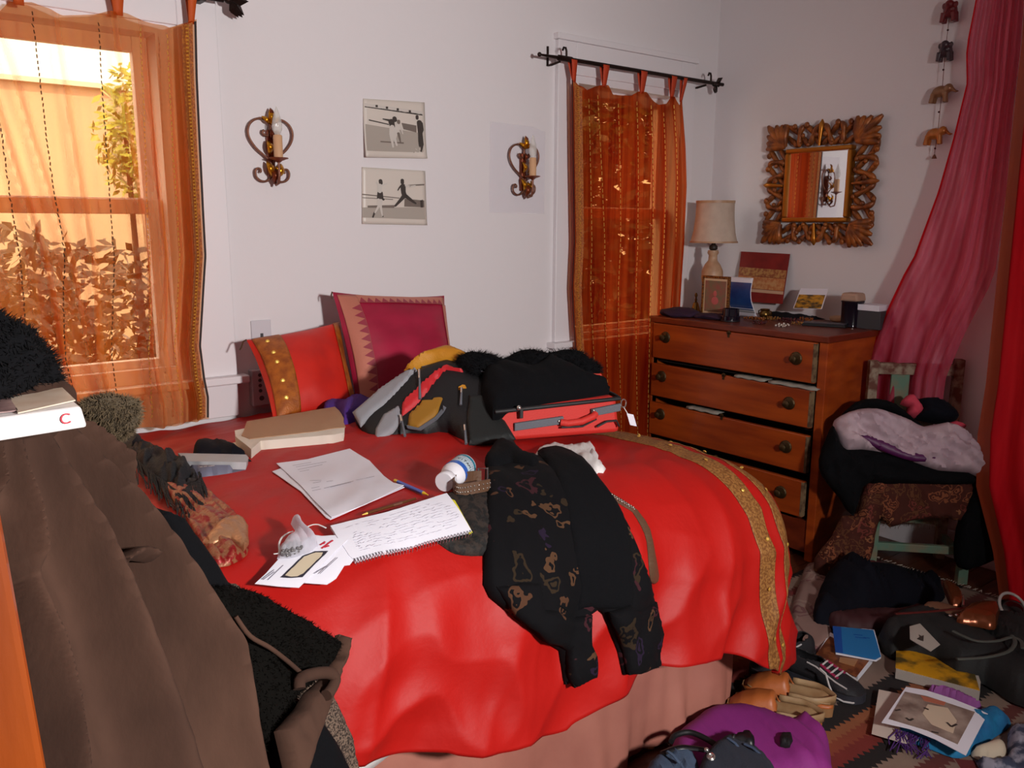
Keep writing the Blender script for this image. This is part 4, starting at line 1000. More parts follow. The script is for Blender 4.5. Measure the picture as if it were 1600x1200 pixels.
# clothes heaped in it
pk = plane3(sf(0, .06, .10), sf(Ls, .06, .12), sf(Ls*.5, .30, .19))
HP = [(770, 645), (752, 615), (755, 582), (790, 572), (830, 580), (848, 570), (860, 562), (875, 572), (895, 580), (915, 590), (944, 598), (950, 612), (880, 626), (815, 636), (790, 642)]
hp = cloth('folded_sweater', HP, pk, m_blackcloth, .05, .05, .05, 5, wr=(.014, 18, 25, 3), sm=2)
tag(hp, 'black sweaters heaped in the open red suitcase', 'garment')
pk2 = plane3(sf(0, .22, .14), sf(Ls, .22, .14), sf(Ls*.5, .24, .34))
FU = [(715, 575), (720, 556), (742, 550), (770, 554), (790, 562), (808, 552), (832, 546), (860, 552), (885, 547), (905, 548), (920, 560), (938, 572), (930, 590), (880, 600), (800, 600), (740, 598)]
t = thing('fur_stole', pk2(820, 590)[0], 'black shaggy fur stole lying behind the sweaters in the suitcase', 'stole')
o_ = cloth('pelt', FU, pk2, m_blackcloth, .04, .03, .04, 5, wr=(.014, 30, 10, 2), parent=t, sm=2)
fuzz('fur', o_, 7000, .016, mat('black_fur', srgb(8, 7, 9), .8, spec=.2), t, .0009, 0)
tag(cloth('coral_cloth', zo(540, 520, .2875, [(1262, 262), (1265, 235), (1310, 226), (1390, 226), (1400, 245), (1380, 268), (1300, 274)]), plane3(sf(0, .03, .115), sf(Ls, .03, .122), sf(Ls*.5, .12, .18)), mat('coral_cloth', srgb(214, 70, 56), .8), .012, .008, .01, 3), 'folded coral cloth on the corner of the suitcase', 'cloth')
# --- backpack
bz = lambda pts: zo(540, 520, .2875, pts)
pb_ = plane3(P_y(560, 672, 2.10), P_y(745, 700, 1.80), P_y(690, 560, 2.12))
def up(pr, h): return lambda x, y: (lambda q: (q[0]+q[1]*h, q[1]))(pr(x, y))
t = thing('backpack', P_y(640, 695, 1.93), 'grey, yellow and black backpack lying open against the red suitcase', 'backpack')
m_bk = mat('black_nylon', srgb(13, 12, 15), .6, bump=.2, bscale=280); m_gy = mat('grey_nylon', srgb(142, 142, 148), .6, bump=.2, bscale=280); m_ye = mat('yellow_nylon', srgb(206, 140, 22), .6, bump=.2, bscale=280, col2=srgb(180, 116, 14), var=.5, vscale=14); m_rn = mat('red_panel', srgb(196, 32, 40), .6, bump=.2, bscale=280)
bulge = lambda x, y: .035*math.exp(-((x-680)/70)**2-((y-600)/40)**2)
cloth('body', bz([(45, 465), (150, 370), (250, 300), (350, 240), (440, 200), (560, 150), (700, 190), (790, 280), (830, 360), (820, 400), (930, 615), (800, 640), (660, 650), (640, 600), (560, 520), (500, 520), (440, 560), (350, 560), (310, 590), (175, 640), (95, 560)]), pb_, m_bk, .030, .07, .04, 5, wr=(.0015, 25, -30, 3), parent=t, bulge=bulge, seed=1.)
cloth('top_flap', bz([(330, 248), (400, 190), (480, 140), (560, 118), (620, 133), (700, 180), (780, 265), (700, 240), (600, 212), (500, 215), (430, 237), (380, 252)]), up(pb_, .034), m_ye, .016, .01, .02, 4, wr=(.004, 40, -10, 3), parent=t, bulge=bulge, sm=2)
cloth('grey_panel', bz([(52, 470), (200, 342), (330, 277), (440, 250), (370, 330), (280, 400), (170, 470), (95, 548)]), up(pb_, .030), m_gy, .009, .004, .008, 4, parent=t, bulge=bulge)
cloth('grey_panel', bz([(172, 632), (177, 560), (220, 480), (312, 428), (316, 520), (270, 580)]), up(pb_, .030), m_gy, .009, .004, .008, 4, parent=t, bulge=bulge)
cloth('grey_piping', bz([(430, 240), (500, 222), (600, 220), (700, 245), (770, 270), (700, 258), (600, 234), (500, 236)]), up(pb_, .044), m_gs, .006, .004, .005, 4, parent=t, bulge=bulge)
cloth('red_panel', bz([(316, 498), (320, 420), (450, 330), (560, 252), (680, 262), (655, 288), (570, 292), (480, 380), (410, 440)]), up(pb_, .032), m_rn, .009, .004, .006, 4, parent=t, bulge=bulge)
cloth('pocket_mouth', bz([(350, 545), (355, 480), (440, 410), (560, 402), (500, 495), (410, 556)]), up(pb_, .030), mat('yellow_lining', srgb(150, 104, 22), .7), .007, .003, .005, 4, parent=t, bulge=bulge)
cloth('pocket_mouth', bz([(590, 392), (640, 342), (702, 350), (650, 372)]), up(pb_, .034), m_ye, .006, .003, .004, 4, parent=t, bulge=bulge)
cloth('pocket_lip', bz([(345, 545), (410, 560), (500, 500), (565, 420), (580, 432), (510, 512), (420, 572), (350, 562)]), up(pb_, .034), m_gs, .008, .003, .004, 4, parent=t, bulge=bulge)
cloth('side_flap', bz([(680, 392), (800, 388), (850, 480), (932, 618), (680, 652), (668, 520)]), up(pb_, .032), mat('charcoal_nylon', srgb(20, 24, 24), .7, bump=.2, bscale=200), .012, .004, .008, 4, parent=t, bulge=bulge)
for (a, c) in (((430, 300), (424, 425)), ((320, 508), (340, 612)), ((662, 560), (668, 655)), ((650, 375), (640, 450))):
    A_, n = up(pb_, .046)(*bz([a])[0]); B_, _ = up(pb_, .040)(*bz([c])[0])
    n = n*(1+0); A_ = A_+n*bulge(*bz([a])[0]); B_ = B_+n*bulge(*bz([c])[0])
    s = MB().tube([A_, A_.lerp(B_, .3)], .0035, 8).build('zip_slider', m_stud, t, True)
    MB().tube([A_.lerp(B_, .25), B_], [.0028, .0042], 8).build('zip_pull', m_gs, t, True)
# ================================================================== dresser
m_wd = wood('orange_varnish', srgb(172, 74, 18), srgb(136, 50, 12), .42, (3, 1, 9), .15)
m_wd2 = wood('red_varnish', srgb(120, 44, 16), srgb(92, 30, 10), .42, (1, 3, 9), .15)
m_dark = mat('dark_gap', srgb(22, 12, 8), .9)
m_brass = mat('dark_brass', srgb(78, 60, 36), .4, metal=.7, bump=.3, bscale=200)
m_worn = mat('worn_wood', srgb(128, 104, 74), .8, col2=srgb(80, 56, 36), var=.2, vscale=40)
DX, DY0, DY1, ZT = 2.93, 1.745, 2.655, .925
ds = thing('dresser', (3.18, 2.2, 0), 'orange varnished wooden dresser with four crooked drawers in the corner', 'dresser')
MB().box((DX-.012, DY0-.008, ZT-.028), (W-.01, DY1+.008, ZT)).build('top', m_wd2, ds, bevel=.005)
MB().box((DX, DY0, .0), (W-.015, DY0+.022, ZT-.028)).build('side_panel', m_wd, ds, bevel=.002)
MB().box((DX, DY1-.022, .0), (W-.015, DY1, ZT-.028)).build('side_panel', m_wd, ds, bevel=.002)
MB().box((W-.03, DY0+.022, .05), (W-.015, DY1-.022, ZT-.03)).build('back_panel', m_dark, ds)
MB().box((DX-.004, DY0-.003, .0), (DX+.03, DY0+.034, ZT-.028)).build('stile', m_wd, ds, bevel=.003)
MB().box((DX-.004, DY1-.022, .0), (DX+.03, DY1+.003, ZT-.028)).build('stile', m_wd, ds, bevel=.003)
MB().box((DX+.004, DY0+.034, .03), (DX+.03, DY1-.022, .165)).build('apron', m_wd2, ds, bevel=.003)
for zr_ in (.718, .540, .350):
    MB().box((DX+.03, DY0+.022, zr_-.006), (W-.03, DY1-.022, zr_+.006)).build('divider', m_dark, ds)
rows = [((.733, .895), (1040, 527), (1244, 560), (1139, 522), 0), ((.553, .706), (1034, 588), (1233, 630), (1131, 588), .004), ((.368, .523), (1032, 647), (1228, 698), (1128, 651), .008), ((.186, .336), (1031, 710), (1220, 769), (1119, 716), .016)]
for (z, kl, kr, kh, pull) in rows:
    xf = DX-.014-pull; dr = MB().box((xf, DY0+.042, z[0]), (xf+.022, DY1-.026, z[1])).build('drawer', m_wd, ds, bevel=.004)
    MB().box((xf+.022, DY0+.06, z[0]+.015), (W-.08, DY1-.05, z[1]-.035)).build('drawer_box', m_dark, dr)
    MB().box((xf-.001, DY0+.041, z[0]+.004), (xf+.02, DY0+.052, z[1]-.004)).build('worn_edge', m_worn, dr)
    for q in (kl, kr):
        p = P_x(q[0], q[1], xf); k = MB().lathe(p, [(.027, 0), (.026, .004), (.02, .006), (.008, .008), (.007, .016), (.014, .022), (.015, .028), (.009, .033)], 18, (-1, 0, 0)); k.build('knob', m_brass, dr, True)
    p = P_x(kh[0], kh[1]-2, xf); MB().lathe(p, [(.010, 0), (.010, .003), (.006, .004)], 12, (-1, 0, 0)).frame_box(p+Vector((-.004, -.004, -.020)), (.004, 0, 0), (0, .008, 0), (0, 0, .02)).build('escutcheon', m_brass, dr)
for (a, c, z0, lab) in (((1150, 578), (1198, 590), .712, 'pale cloth edge poking out above the second dresser drawer'), ((1203, 590), (1280, 606), .712, 'white printed cloth edge squeezed above the second dresser drawer'), ((1075, 630), (1125, 642), .532, 'pale cloth edge poking out above the third dresser drawer')):
    A_, B_ = P_x(a[0], a[1], DX-.012), P_x(c[0], c[1], DX-.012); k = MB()
    n = 9; v = []; f = []
    for i in range(n):
        p = A_.lerp(B_, i/(n-1)); h = .003+.004*math.sin(i*2.1)
        v += [(DX+.05, p.y, z0+.006), (DX-.020, p.y, z0+.006+.003*math.sin(i*3)), (DX-.026, p.y, z0-h*.6)]
    for i in range(n-1): f += [(3*i, 3*i+1, 3*i+4, 3*i+3), (3*i+1, 3*i+2, 3*i+5, 3*i+4)]
    tag(obj('cloth_scrap', v, f, mat('grey_cotton', srgb(150, 146, 136), .8), None, solid=.003), lab, 'cloth')
# ---------------------------------------------------------------- on the dresser
def XP(q, X): return P_x(q[0], q[1], X)
m_cer = mat('cream_ceramic', srgb(196, 160, 128), .45, bump=.15, bscale=40, col2=srgb(170, 130, 100), var=.4, vscale=25)
m_shade = mat('linen_shade', srgb(206, 186, 168), .8, bump=.2, bscale=150, col2=srgb(186, 164, 148), var=.5, vscale=20)
lx, ly = 3.24, XP((1114, 400), 3.24).y
t = thing('table_lamp', (lx, ly, ZT), 'cream table lamp with a bell shaped linen shade on the dresser', 'lamp')
zs1, zs0 = XP((1116, 314), lx).z, XP((1116, 379), lx).z
zb_, zn = XP((1112, 470), lx).z, XP((1112, 391), lx).z
hb = zn-ZT
MB().lathe((lx, ly, ZT), [(.045, 0), (.048, .008), (.044, hb*.16), (.040, hb*.30), (.036, hb*.38), (.044, hb*.46), (.052, hb*.56), (.050, hb*.68), (.036, hb*.78), (.022, hb*.84), (.020, hb*.92), (.027, hb*.96), (.024, hb)], 28).build('base', m_cer, t, True)
MB().lathe((lx, ly, zn), [(.012, 0), (.020, .006), (.020, .02), (.010, .028), (.008, .06)], 14).build('socket', mat('dark_socket', srgb(50, 40, 34), .5), t, True)
hs = zs1-zs0
MB().lathe((lx, ly, zs0), [(.112, 0), (.108, .006), (.098, hs*.25), (.090, hs*.6), (.088, hs*.97), (.090, hs), (.086, hs), (.086, hs*.6), (.094, hs*.25), (.106, .008), (.112, 0)], 32).build('shade', m_shade, t, True)
k = MB().lathe((lx, ly, zs0), [(.1125, -.001), (.1125, .007)], 32).lathe((lx, ly, zs1-.01), [(.0905, 0), (.0905, .011)], 32); 
MB().lathe((lx, ly, zs0), [(.1128, -.001), (.1115, .007)], 32).build('shade_trim', m_cer, t, True); MB().lathe((lx, ly, zs1-.011), [(.0905, 0), (.0912, .012)], 32).build('shade_trim', m_cer, t, True)
def quad_slab(nm, cs, m, parent, th=.004, n=(1, 0, 0)):
    n = Vector(n)*th; c = [Vector(q) for q in cs]
    return MB().hexa([c[3], c[2], c[2]+n, c[3]+n, c[0], c[1], c[1]+n, c[0]+n]).build(nm, m, parent)
# framed picture
X = 3.10; a, c = XP((1097, 430), X), XP((1138, 478), X); z0 = ZT+.004
t = thing('picture_frame', (X, (a.y+c.y)/2, ZT), 'small gilt frame with a portrait standing before the lamp', 'picture frame')
y0, y1, z1 = c.y, a.y, a.z; fw = .012; m_gf = mat('gilt_mosaic', srgb(150, 104, 48), .35, metal=.5, bump=.6, bscale=180, col2=srgb(90, 50, 30), var=.15, vscale=120)
MB().box((X, y0, z0), (X+.012, y0+fw, z1)).box((X, y1-fw, z0), (X+.012, y1, z1)).box((X, y0+fw, z0), (X+.012, y1-fw, z0+fw)).box((X, y0+fw, z1-fw), (X+.012, y1-fw, z1)).build('frame', m_gf, t, bevel=.002)
MB().box((X+.004, y0+fw, z0+fw), (X+.010, y1-fw, z1-fw)).build('mat_board', mat('cream_mat', srgb(214, 186, 150), .6), t)
MB().box((X+.002, y0+fw+.008, z0+fw+.010), (X+.006, y1-fw-.008, z1-fw-.010)).build('portrait', mat('portrait_print', srgb(120, 110, 86), .5, col2=srgb(150, 90, 80), var=.3, vscale=30), t)
cy, cz = (y0+y1)/2, (z0+z1)/2
MB().ball((X+.002, cy, cz+.012), (.001, .010, .014)).ball((X+.002, cy, cz-.020), (.001, .020, .018)).build('portrait_figure', mat('portrait_pink', srgb(190, 96, 96), .5), t, True)
MB().frame_box((X+.012, cy-.01, z0), (.05, 0, -.004), (0, .02, 0), (.0, 0, .004)).build('stand', m_dark, t)
# brass figurine behind the frame
X = 3.16; p = XP((1087, 478), X)
t = thing('brass_bell', (X, p.y, ZT), 'small dark brass bell standing behind the gilt frame', 'bell')
m_br = mat('aged_brass', srgb(130, 100, 52), .25, metal=.9)
MB().lathe((X, p.y, ZT), [(.026, 0), (.025, .006), (.018, .03), (.013, .05), (.006, .058)], 18).build('bell_body', m_br, t, True)
MB().lathe((X, p.y, ZT+.056), [(.004, 0), (.007, .01), (.004, .02), (.008, .032), (.003, .044)], 12).build('bell_handle', m_br, t, True)
# curved blue card
X = 3.20; a, c, e, g_ = XP((1137, 432), X), XP((1172, 434), X), XP((1181, 478), X), XP((1146, 480), X)
t = thing('curled_postcard', (X, (a.y+c.y)/2, ZT), 'curled postcard with a deep blue sky beside the gilt frame', 'postcard')
zt_, zb_ = a.z, ZT+.002; yl, yr = XP((1137, 450), X).y, XP((1183, 450), X).y
def pc(u, v, l=0): return Vector((X-.03*math.sin(math.pi*v)*1.3+.02*v-l, yl+(yr-yl)*(u*.86+.14*math.sin(v*math.pi/2)), zt_+(zb_-zt_)*v))
v, f = sheet_grid(pc, 10, 18); obj('card', v, f, m_paper, t, solid=.001)
v, f = sheet_grid(lambda u, w: pc(.08+.9*u, .12+.68*w, .0012), 10, 14); obj('picture', v, f, mat('deep_blue_print', srgb(20, 44, 106), .4, col2=srgb(40, 80, 140), var=.5, vscale=14), t)
v, f = sheet_grid(lambda u, w: pc(.08+.9*u, .80+.1*w, .0012), 10, 4); obj('picture_shore', v, f, mat('sand_print', srgb(150, 150, 150), .5), t)
# leaning red and gold art print
cs = [XP((1158, 393), W-.012), XP((1234, 397), W-.012), XP((1222, 475), W-.06), XP((1149, 470), W-.06)]
for q in cs[2:]: q.z = max(q.z, ZT+.001)
t = thing('art_print', (W-.04, cs[2].y+.08, ZT), 'red board with gold bands leaning on the wall behind the dresser top', 'art print')
n_ = Vector((1, 0, .1)).normalized(); quad_slab('board', cs, mat('oxblood_paper', srgb(142, 30, 26), .6, col2=srgb(120, 22, 20), var=.4, vscale=20), t, .004, n_)
L2 = lambda u, w: cs[0]*(1-u)*(1-w)+cs[1]*u*(1-w)+cs[2]*u*w+cs[3]*(1-u)*w
for w0, w1_, m in ((.31, .47, mat('gold_band_print', srgb(186, 138, 80), .55, col2=srgb(150, 84, 50), var=.15, vscale=70)), (.48, .72, mat('ochre_band_print', srgb(184, 110, 62), .55, col2=srgb(200, 150, 100), var=.2, vscale=50)), (.73, .79, mat('cream_band_print', srgb(206, 170, 140), .55))):
    quad_slab('gold_band', [L2(.01, w0)-n_*.002, L2(.99, w0+.02)-n_*.002, L2(.99, w1_+.02)-n_*.002, L2(.01, w1_)-n_*.002], m, t, .003, n_)
# dark glass cup
X = 3.03; p = XP((1142, 485), X)
t = thing('glass_cup', (X, p.y, ZT), 'dark smoked glass cup with a wide foot on the dresser', 'cup')
m_smoke = mat('smoked_glass', srgb(20, 18, 30), .08, spec=.8)
MB().lathe((X, p.y, ZT+.002), [(.042, 0), (.042, .022), (.037, .024), (.036, .055), (.033, .055), (.032, .028), (.0, .026)], 26).build('cup', m_smoke, t, True)
MB().lathe((X, p.y, ZT+.001), [(.0425, .003), (.0425, .006)], 26).build('foot_ring', m_bz, t, True)
# purple velvet hat
_p = P_z(1058, 490, ZT); _p.x = 3.03; k = MB()
k.ball((3.02, 2.56, ZT+.016), (.085, .10, .022), n=40, m=24); k.ball((3.05, 2.40, ZT+.010), (.06, .11, .013), n=30, m=16)
k.v = [q+Vector((0, 0, .010*noise.noise(q*22)+.004*noise.noise(q*50)))*(1 if q.z > ZT+.004 else 0) for q in k.v]; k.v = [Vector((q.x, q.y, max(q.z, ZT+.0005))) for q in k.v]
tag(k.build('velvet_beret', mat('purple_velvet', srgb(44, 18, 46), .9), None, True), 'crumpled purple velvet beret on the dresser corner', 'hat')
tag(cloth('flat_card', [(1090, 489), (1128, 486), (1162, 491), (1140, 497), (1110, 494)], zplane(ZT), m_paper, .0015, .0, .001, 5), 'pale card lying under the dark glass cup', 'card')
# jewellery heaps
def necklace(c, r, n, br, m, label, seed):
    rr = random.Random(seed); t = thing('bead_necklace', (c[0], c[1], ZT), label, 'necklace')
    k = MB(); a0 = rr.random()*6; pts = []
    for i in range(n):
        a = a0+i*6.28*1.9/n; q = r*(.6+.4*math.sin(i*.5+a0)); pts.append(Vector((c[0]+q*math.cos(a)*.8, c[1]+q*math.sin(a)*1.5, ZT+br+.004*rr.random()+(.006 if i > n/2 else 0))))
    for p in pts: k.ball(p, br*rr.uniform(.8, 1.2), n=7, m=5)
    k.build('beads', m, t, True)['kind'] = 'stuff'; MB().tube(pts, .0008, 4).build('cord', m_thread, t)
pz = lambda x, y: P_z(x, y, ZT)
m_amber = mat('amber_bead', srgb(130, 70, 26), .25); m_darkb = mat('garnet_bead', srgb(70, 20, 26), .25); m_goldb = mat('gold_bead', srgb(160, 116, 60), .3, metal=.7); m_pearl = mat('pearl_bead', srgb(210, 200, 190), .25)
for (px, py, r, n, br, m, lab, sd) in ((1178, 500, .035, 34, .0045, m_amber, 'amber bead necklace coiled on the dresser near the glass cup', 1), (1205, 500, .03, 30, .004, m_goldb, 'gold bead necklace coiled on the dresser by the art print', 2), (1232, 503, .032, 30, .0045, m_darkb, 'garnet bead necklace on the dresser before the greeting card', 3), (1222, 511, .02, 16, .004, m_pearl, 'short pearl string at the front of the dresser', 4), (1190, 507, .03, 26, .004, m_darkb, 'dark red bead necklace lying before the amber beads', 5), (1262, 502, .03, 26, .004, m_amber, 'amber bead necklace beside the flat black case', 6), (1248, 508, .022, 20, .0035, m_goldb, 'thin gold bead strand at the end of the flat black case', 7), (1335, 509, .022, 18, .004, m_pearl, 'pearl string beside the blue glass dish', 8)):
    p = pz(px, py); necklace((min(p.x, 3.34), p.y), r, n, br, m, lab, sd)
X = 3.25; p = XP((1196, 478), X); t = thing('brass_pot', (X, p.y, ZT), 'tiny two handled brass pot in front of the red art print', 'pot')
MB().lathe((X, p.y, ZT), [(.014, 0), (.024, .012), (.026, .025), (.018, .036), (.022, .044), (.019, .044), (.014, .036), (.0, .03)], 20).build('pot', m_br, t, True)
for s in (-1, 1): MB().tube([(X, p.y+s*.02, ZT+.038), (X, p.y+s*.034, ZT+.034), (X, p.y+s*.034, ZT+.020), (X, p.y+s*.025, ZT+.016)], .003, 6).build('handle', m_br, t, True)
# greeting card
X = 3.30; cs = [XP((1248, 458), X+.05), XP((1291, 459), X+.05), XP((1284, 483), X), XP((1239, 482), X)]
t = thing('greeting_card', (X, cs[2].y, ZT), 'pale greeting card with a yellow landscape photo leaning on the dresser', 'card')
n_ = Vector((1, 0, .6)).normalized()
cs = [cs[0]+Vector((.012, 0, .02)), cs[1]+Vector((.012, 0, .02)), cs[2], cs[3]]
quad_slab('card', cs, m_paper, t, .002, n_)
L3 = lambda u, w: cs[0]*(1-u)*(1-w)+cs[1]*u*(1-w)+cs[2]*u*w+cs[3]*(1-u)*w-n_*.0015
quad_slab('photo', [L3(.03, .3), L3(.97, .3), L3(.97, .97), L3(.03, .97)], mat('landscape_print', srgb(70, 54, 26), .5, col2=srgb(196, 140, 30), var=.2, vscale=26, stretch=(1, 1, 3)), t, .0015, n_)
tag(cloth('silk_ribbon', [(1200, 492), (1214, 487), (1232, 487), (1250, 490), (1280, 492), (1296, 494), (1290, 499), (1240, 500), (1212, 497)], zplane(ZT), m_navy, .012, 0, .003, 3, wr=(.004, 60, 0, 3), sm=2), 'dark folded ribbon lying in front of the greeting card', 'ribbon')
# black jar with tan lid, white box, tan dish, tray, glass dish
X = 3.28; p = XP((1332, 480), X); t = thing('lidded_jar', (X, p.y, ZT), 'black round jar with a tan paper bundle on top', 'jar')
zj = XP((1332, 470), X).z
MB().lathe((X, p.y, ZT), [(.034, 0), (.042, .004), (.044, zj-ZT-.006), (.047, zj-ZT-.004), (.047, zj-ZT)], 24).build('jar', m_smoke, t, True)
MB().hexa([Vector((X+a*.038, p.y+c*.040, zj)) for a, c in ((-1, -1), (1, -1), (1, 1), (-1, 1))]+[Vector((X+a*.034, p.y+c*.034, zj+.034)) for a, c in ((-1, -1), (1, -1), (1, 1), (-1, 1))]).build('bundle', mat('tan_paper', srgb(176, 142, 122), .8), t, bevel=.008)
X = 3.26; a, c = XP((1341, 475), X), XP((1372, 487), X)
t = thing('jewellery_box', (X, a.y-.03, ZT), 'small white cardboard box stacked on a grey one on the dresser', 'box')
MB().box((X, c.y-.012, ZT), (X+.11, a.y, c.z)).build('lower_box', mat('grey_card', srgb(60, 58, 62), .6), t, bevel=.002)
MB().box((X-.004, c.y-.004, c.z), (X+.08, a.y, max(a.z, c.z+.022))).build('upper_box', m_paper, t, bevel=.002)
p = pz(1308, 503); t = tag(MB().lathe((p.x, p.y, ZT), [(.018, 0), (.030, .006), (.034, .016), (.030, .024), (.018, .027), (.006, .022)], 20).build('tan_dish', mat('tan_clay', srgb(206, 166, 128), .6), None, True), 'small tan clay dish at the front of the dresser', 'dish')
a, c = pz(1252, 509), pz(1320, 513); t = thing('flat_case', a.lerp(c, .5), 'flat black case lying along the front edge of the dresser', 'case')
d_ = (c-a); MB().frame_box(a+Vector((.0, 0, 0)), d_, Vector((.055, .01, 0)), (0, 0, .012)).build('case', m_bk, t, bevel=.003)
MB().frame_box(a+Vector((.004, .0, .012))+d_*.03, d_*.94, Vector((.048, .01, 0)), (0, 0, .005)).build('lid', mat('slate_lid', srgb(70, 62, 70), .4), t, bevel=.002)
p = pz(1352, 503); t = tag(MB().lathe((p.x-.03, p.y+.01, ZT), [(.028, 0), (.034, .006), (.036, .024), (.033, .024), (.031, .008), (.0, .006)], 22).build('glass_dish', mat('blue_glass', srgb(70, 84, 110), .1, alpha=.6), None, True), 'low blue glass dish on the dresser corner', 'dish')

# ================================================================== mirror
m_carve = mat('carved_gilt_wood', srgb(110, 58, 28), .42, metal=.3, bump=.4, bscale=60, col2=srgb(168, 96, 38), var=.25, vscale=30)
m_gm = mat('gold_moulding', srgb(176, 112, 36), .3, metal=.75)
my0, my1 = XP((1385, 190), W).y, XP((1207, 200), W).y; mz1, mz0 = XP((1300, 189), W).z, XP((1290, 381), W).z
iy0, iy1 = XP((1340, 230), W).y, XP((1236, 235), W).y; iz1, iz0 = XP((1290, 230), W).z, XP((1282, 347), W).z
cy, cz = (my0+my1)/2, (mz0+mz1)/2; hw, hh = (my1-my0)/2, (mz1-mz0)/2; iw = (iy1-iy0)/2; ih = (iz1-iz0)/2; cyi, czi = (iy0+iy1)/2, (iz0+iz1)/2
t = thing('wall_mirror', (W, cy, mz0), 'square mirror in a carved openwork gilt frame above the dresser', 'mirror')
mw_ = .02
_a, _b = iw-mw_, ih-mw_; _k = .032
MB().hexa([Vector((W-.028-_k*y_+x_, cyi+y_, czi+z_)) for z_ in (-_b, _b) for (y_, x_) in ((-_a, 0), (_a, 0), (_a, .006), (-_a, .006))]).build('glass', mat('mirror_silver', (.9, .9, .9, 1), .02, metal=1.), t)
k = MB()
for (a, c) in (((-iw, -ih), (iw, -ih+mw_)), ((-iw, ih-mw_), (iw, ih)), ((-iw, -ih+mw_), (-iw+mw_, ih-mw_)), ((iw-mw_, -ih+mw_), (iw, ih-mw_))):
    k.box((W-.045, cyi+a[0], czi+a[1]), (W-.004, cyi+c[0], czi+c[1]))
k.build('moulding', m_gm, t, bevel=.006)
# frame point: (e: 0..1 along the side, d: 0 inner .. 1 outer)
def frp(side, e, d, x=0.):
    cin = [(-iw, ih), (iw, ih), (iw, -ih), (-iw, -ih)]; cou = [(-hw, hh), (hw, hh), (hw, -hh), (-hw, -hh)]
    a, c = cin[side], cin[(side+1) % 4]; p, q = cou[side], cou[(side+1) % 4]
    I = Vector((0, cyi-(a[0]+(c[0]-a[0])*e), czi+a[1]+(c[1]-a[1])*e)); O = Vector((0, cy-(p[0]+(q[0]-p[0])*e), cz+p[1]+(q[1]-p[1])*e))
    r = I.lerp(O, d); r.x = W-.020-x; return r
for s in range(4):
    for half in (0, 1):
        e0, e1 = (.10, .49) if half == 0 else (.90, .51)
        for ph, amp in ((0, .36), (math.pi, .36)):
            pts = []
            for i in range(40):
                u = i/39; e = e0+(e1-e0)*u; d = .5+amp*1.08*math.sin(u*math.pi*2.5+ph)*(1-.1*u); pts.append(frp(s, e, d, .008*math.sin(u*math.pi*2.5+ph+1.2)))
            MB().tube(pts, [.0118*(.8+.35*math.sin(j/39*math.pi*5+ph)**2) for j in range(40)], 8).build('vine', m_carve, t, True)
        for (u, d, r) in ((.12, .9, .013), (.3, .15, .011), (.36, .88, .012), (.62, .12, .010), (.66, .9, .013), (.9, .5, .012), (.5, .5, .010)):
            p = frp(s, e0+(e1-e0)*u, d, .01); MB().ball(p, (.010, r, r*1.1), n=8, m=6).build('leaf_curl', m_carve, t, True)
    b0, b1 = frp(s, .5, .05, .014), frp(s, .5, 1.02, .012); ax_ = (b1-b0)
    MB().tube([b0, b0+ax_*.3, b0+ax_*.6, b0+ax_*.85, b1+ax_*.05], [.006, .008, .011, .014, .003], 10).build('bud', m_gm if s != 1 else m_carve, t, True)
    c0 = frp(s, 0, -.05, .012); c1 = frp(s, 0, 1.0, .012); dg = (c1-c0).normalized(); sd = dg.cross(Vector((1, 0, 0))); k = MB()
    Lc = (c1-c0).length
    for j in range(-3, 4):
        a = j*.27; d2 = dg*math.cos(a)+sd*math.sin(a); Lj = Lc*.98*(.7071/math.cos(math.pi/4-abs(a))); w_ = .013
        k.tube([c0+dg*Lc*.15, c0+dg*Lc*.15+d2*Lj*.35+Vector((-.008, 0, 0)), c0+dg*Lc*.15+d2*Lj*.7+Vector((-.004, 0, 0)), c0+dg*Lc*.1+d2*Lj*.92], [.010, .017, .016, .007], 8)
    k.build('corner_leaf', m_carve, t, True)

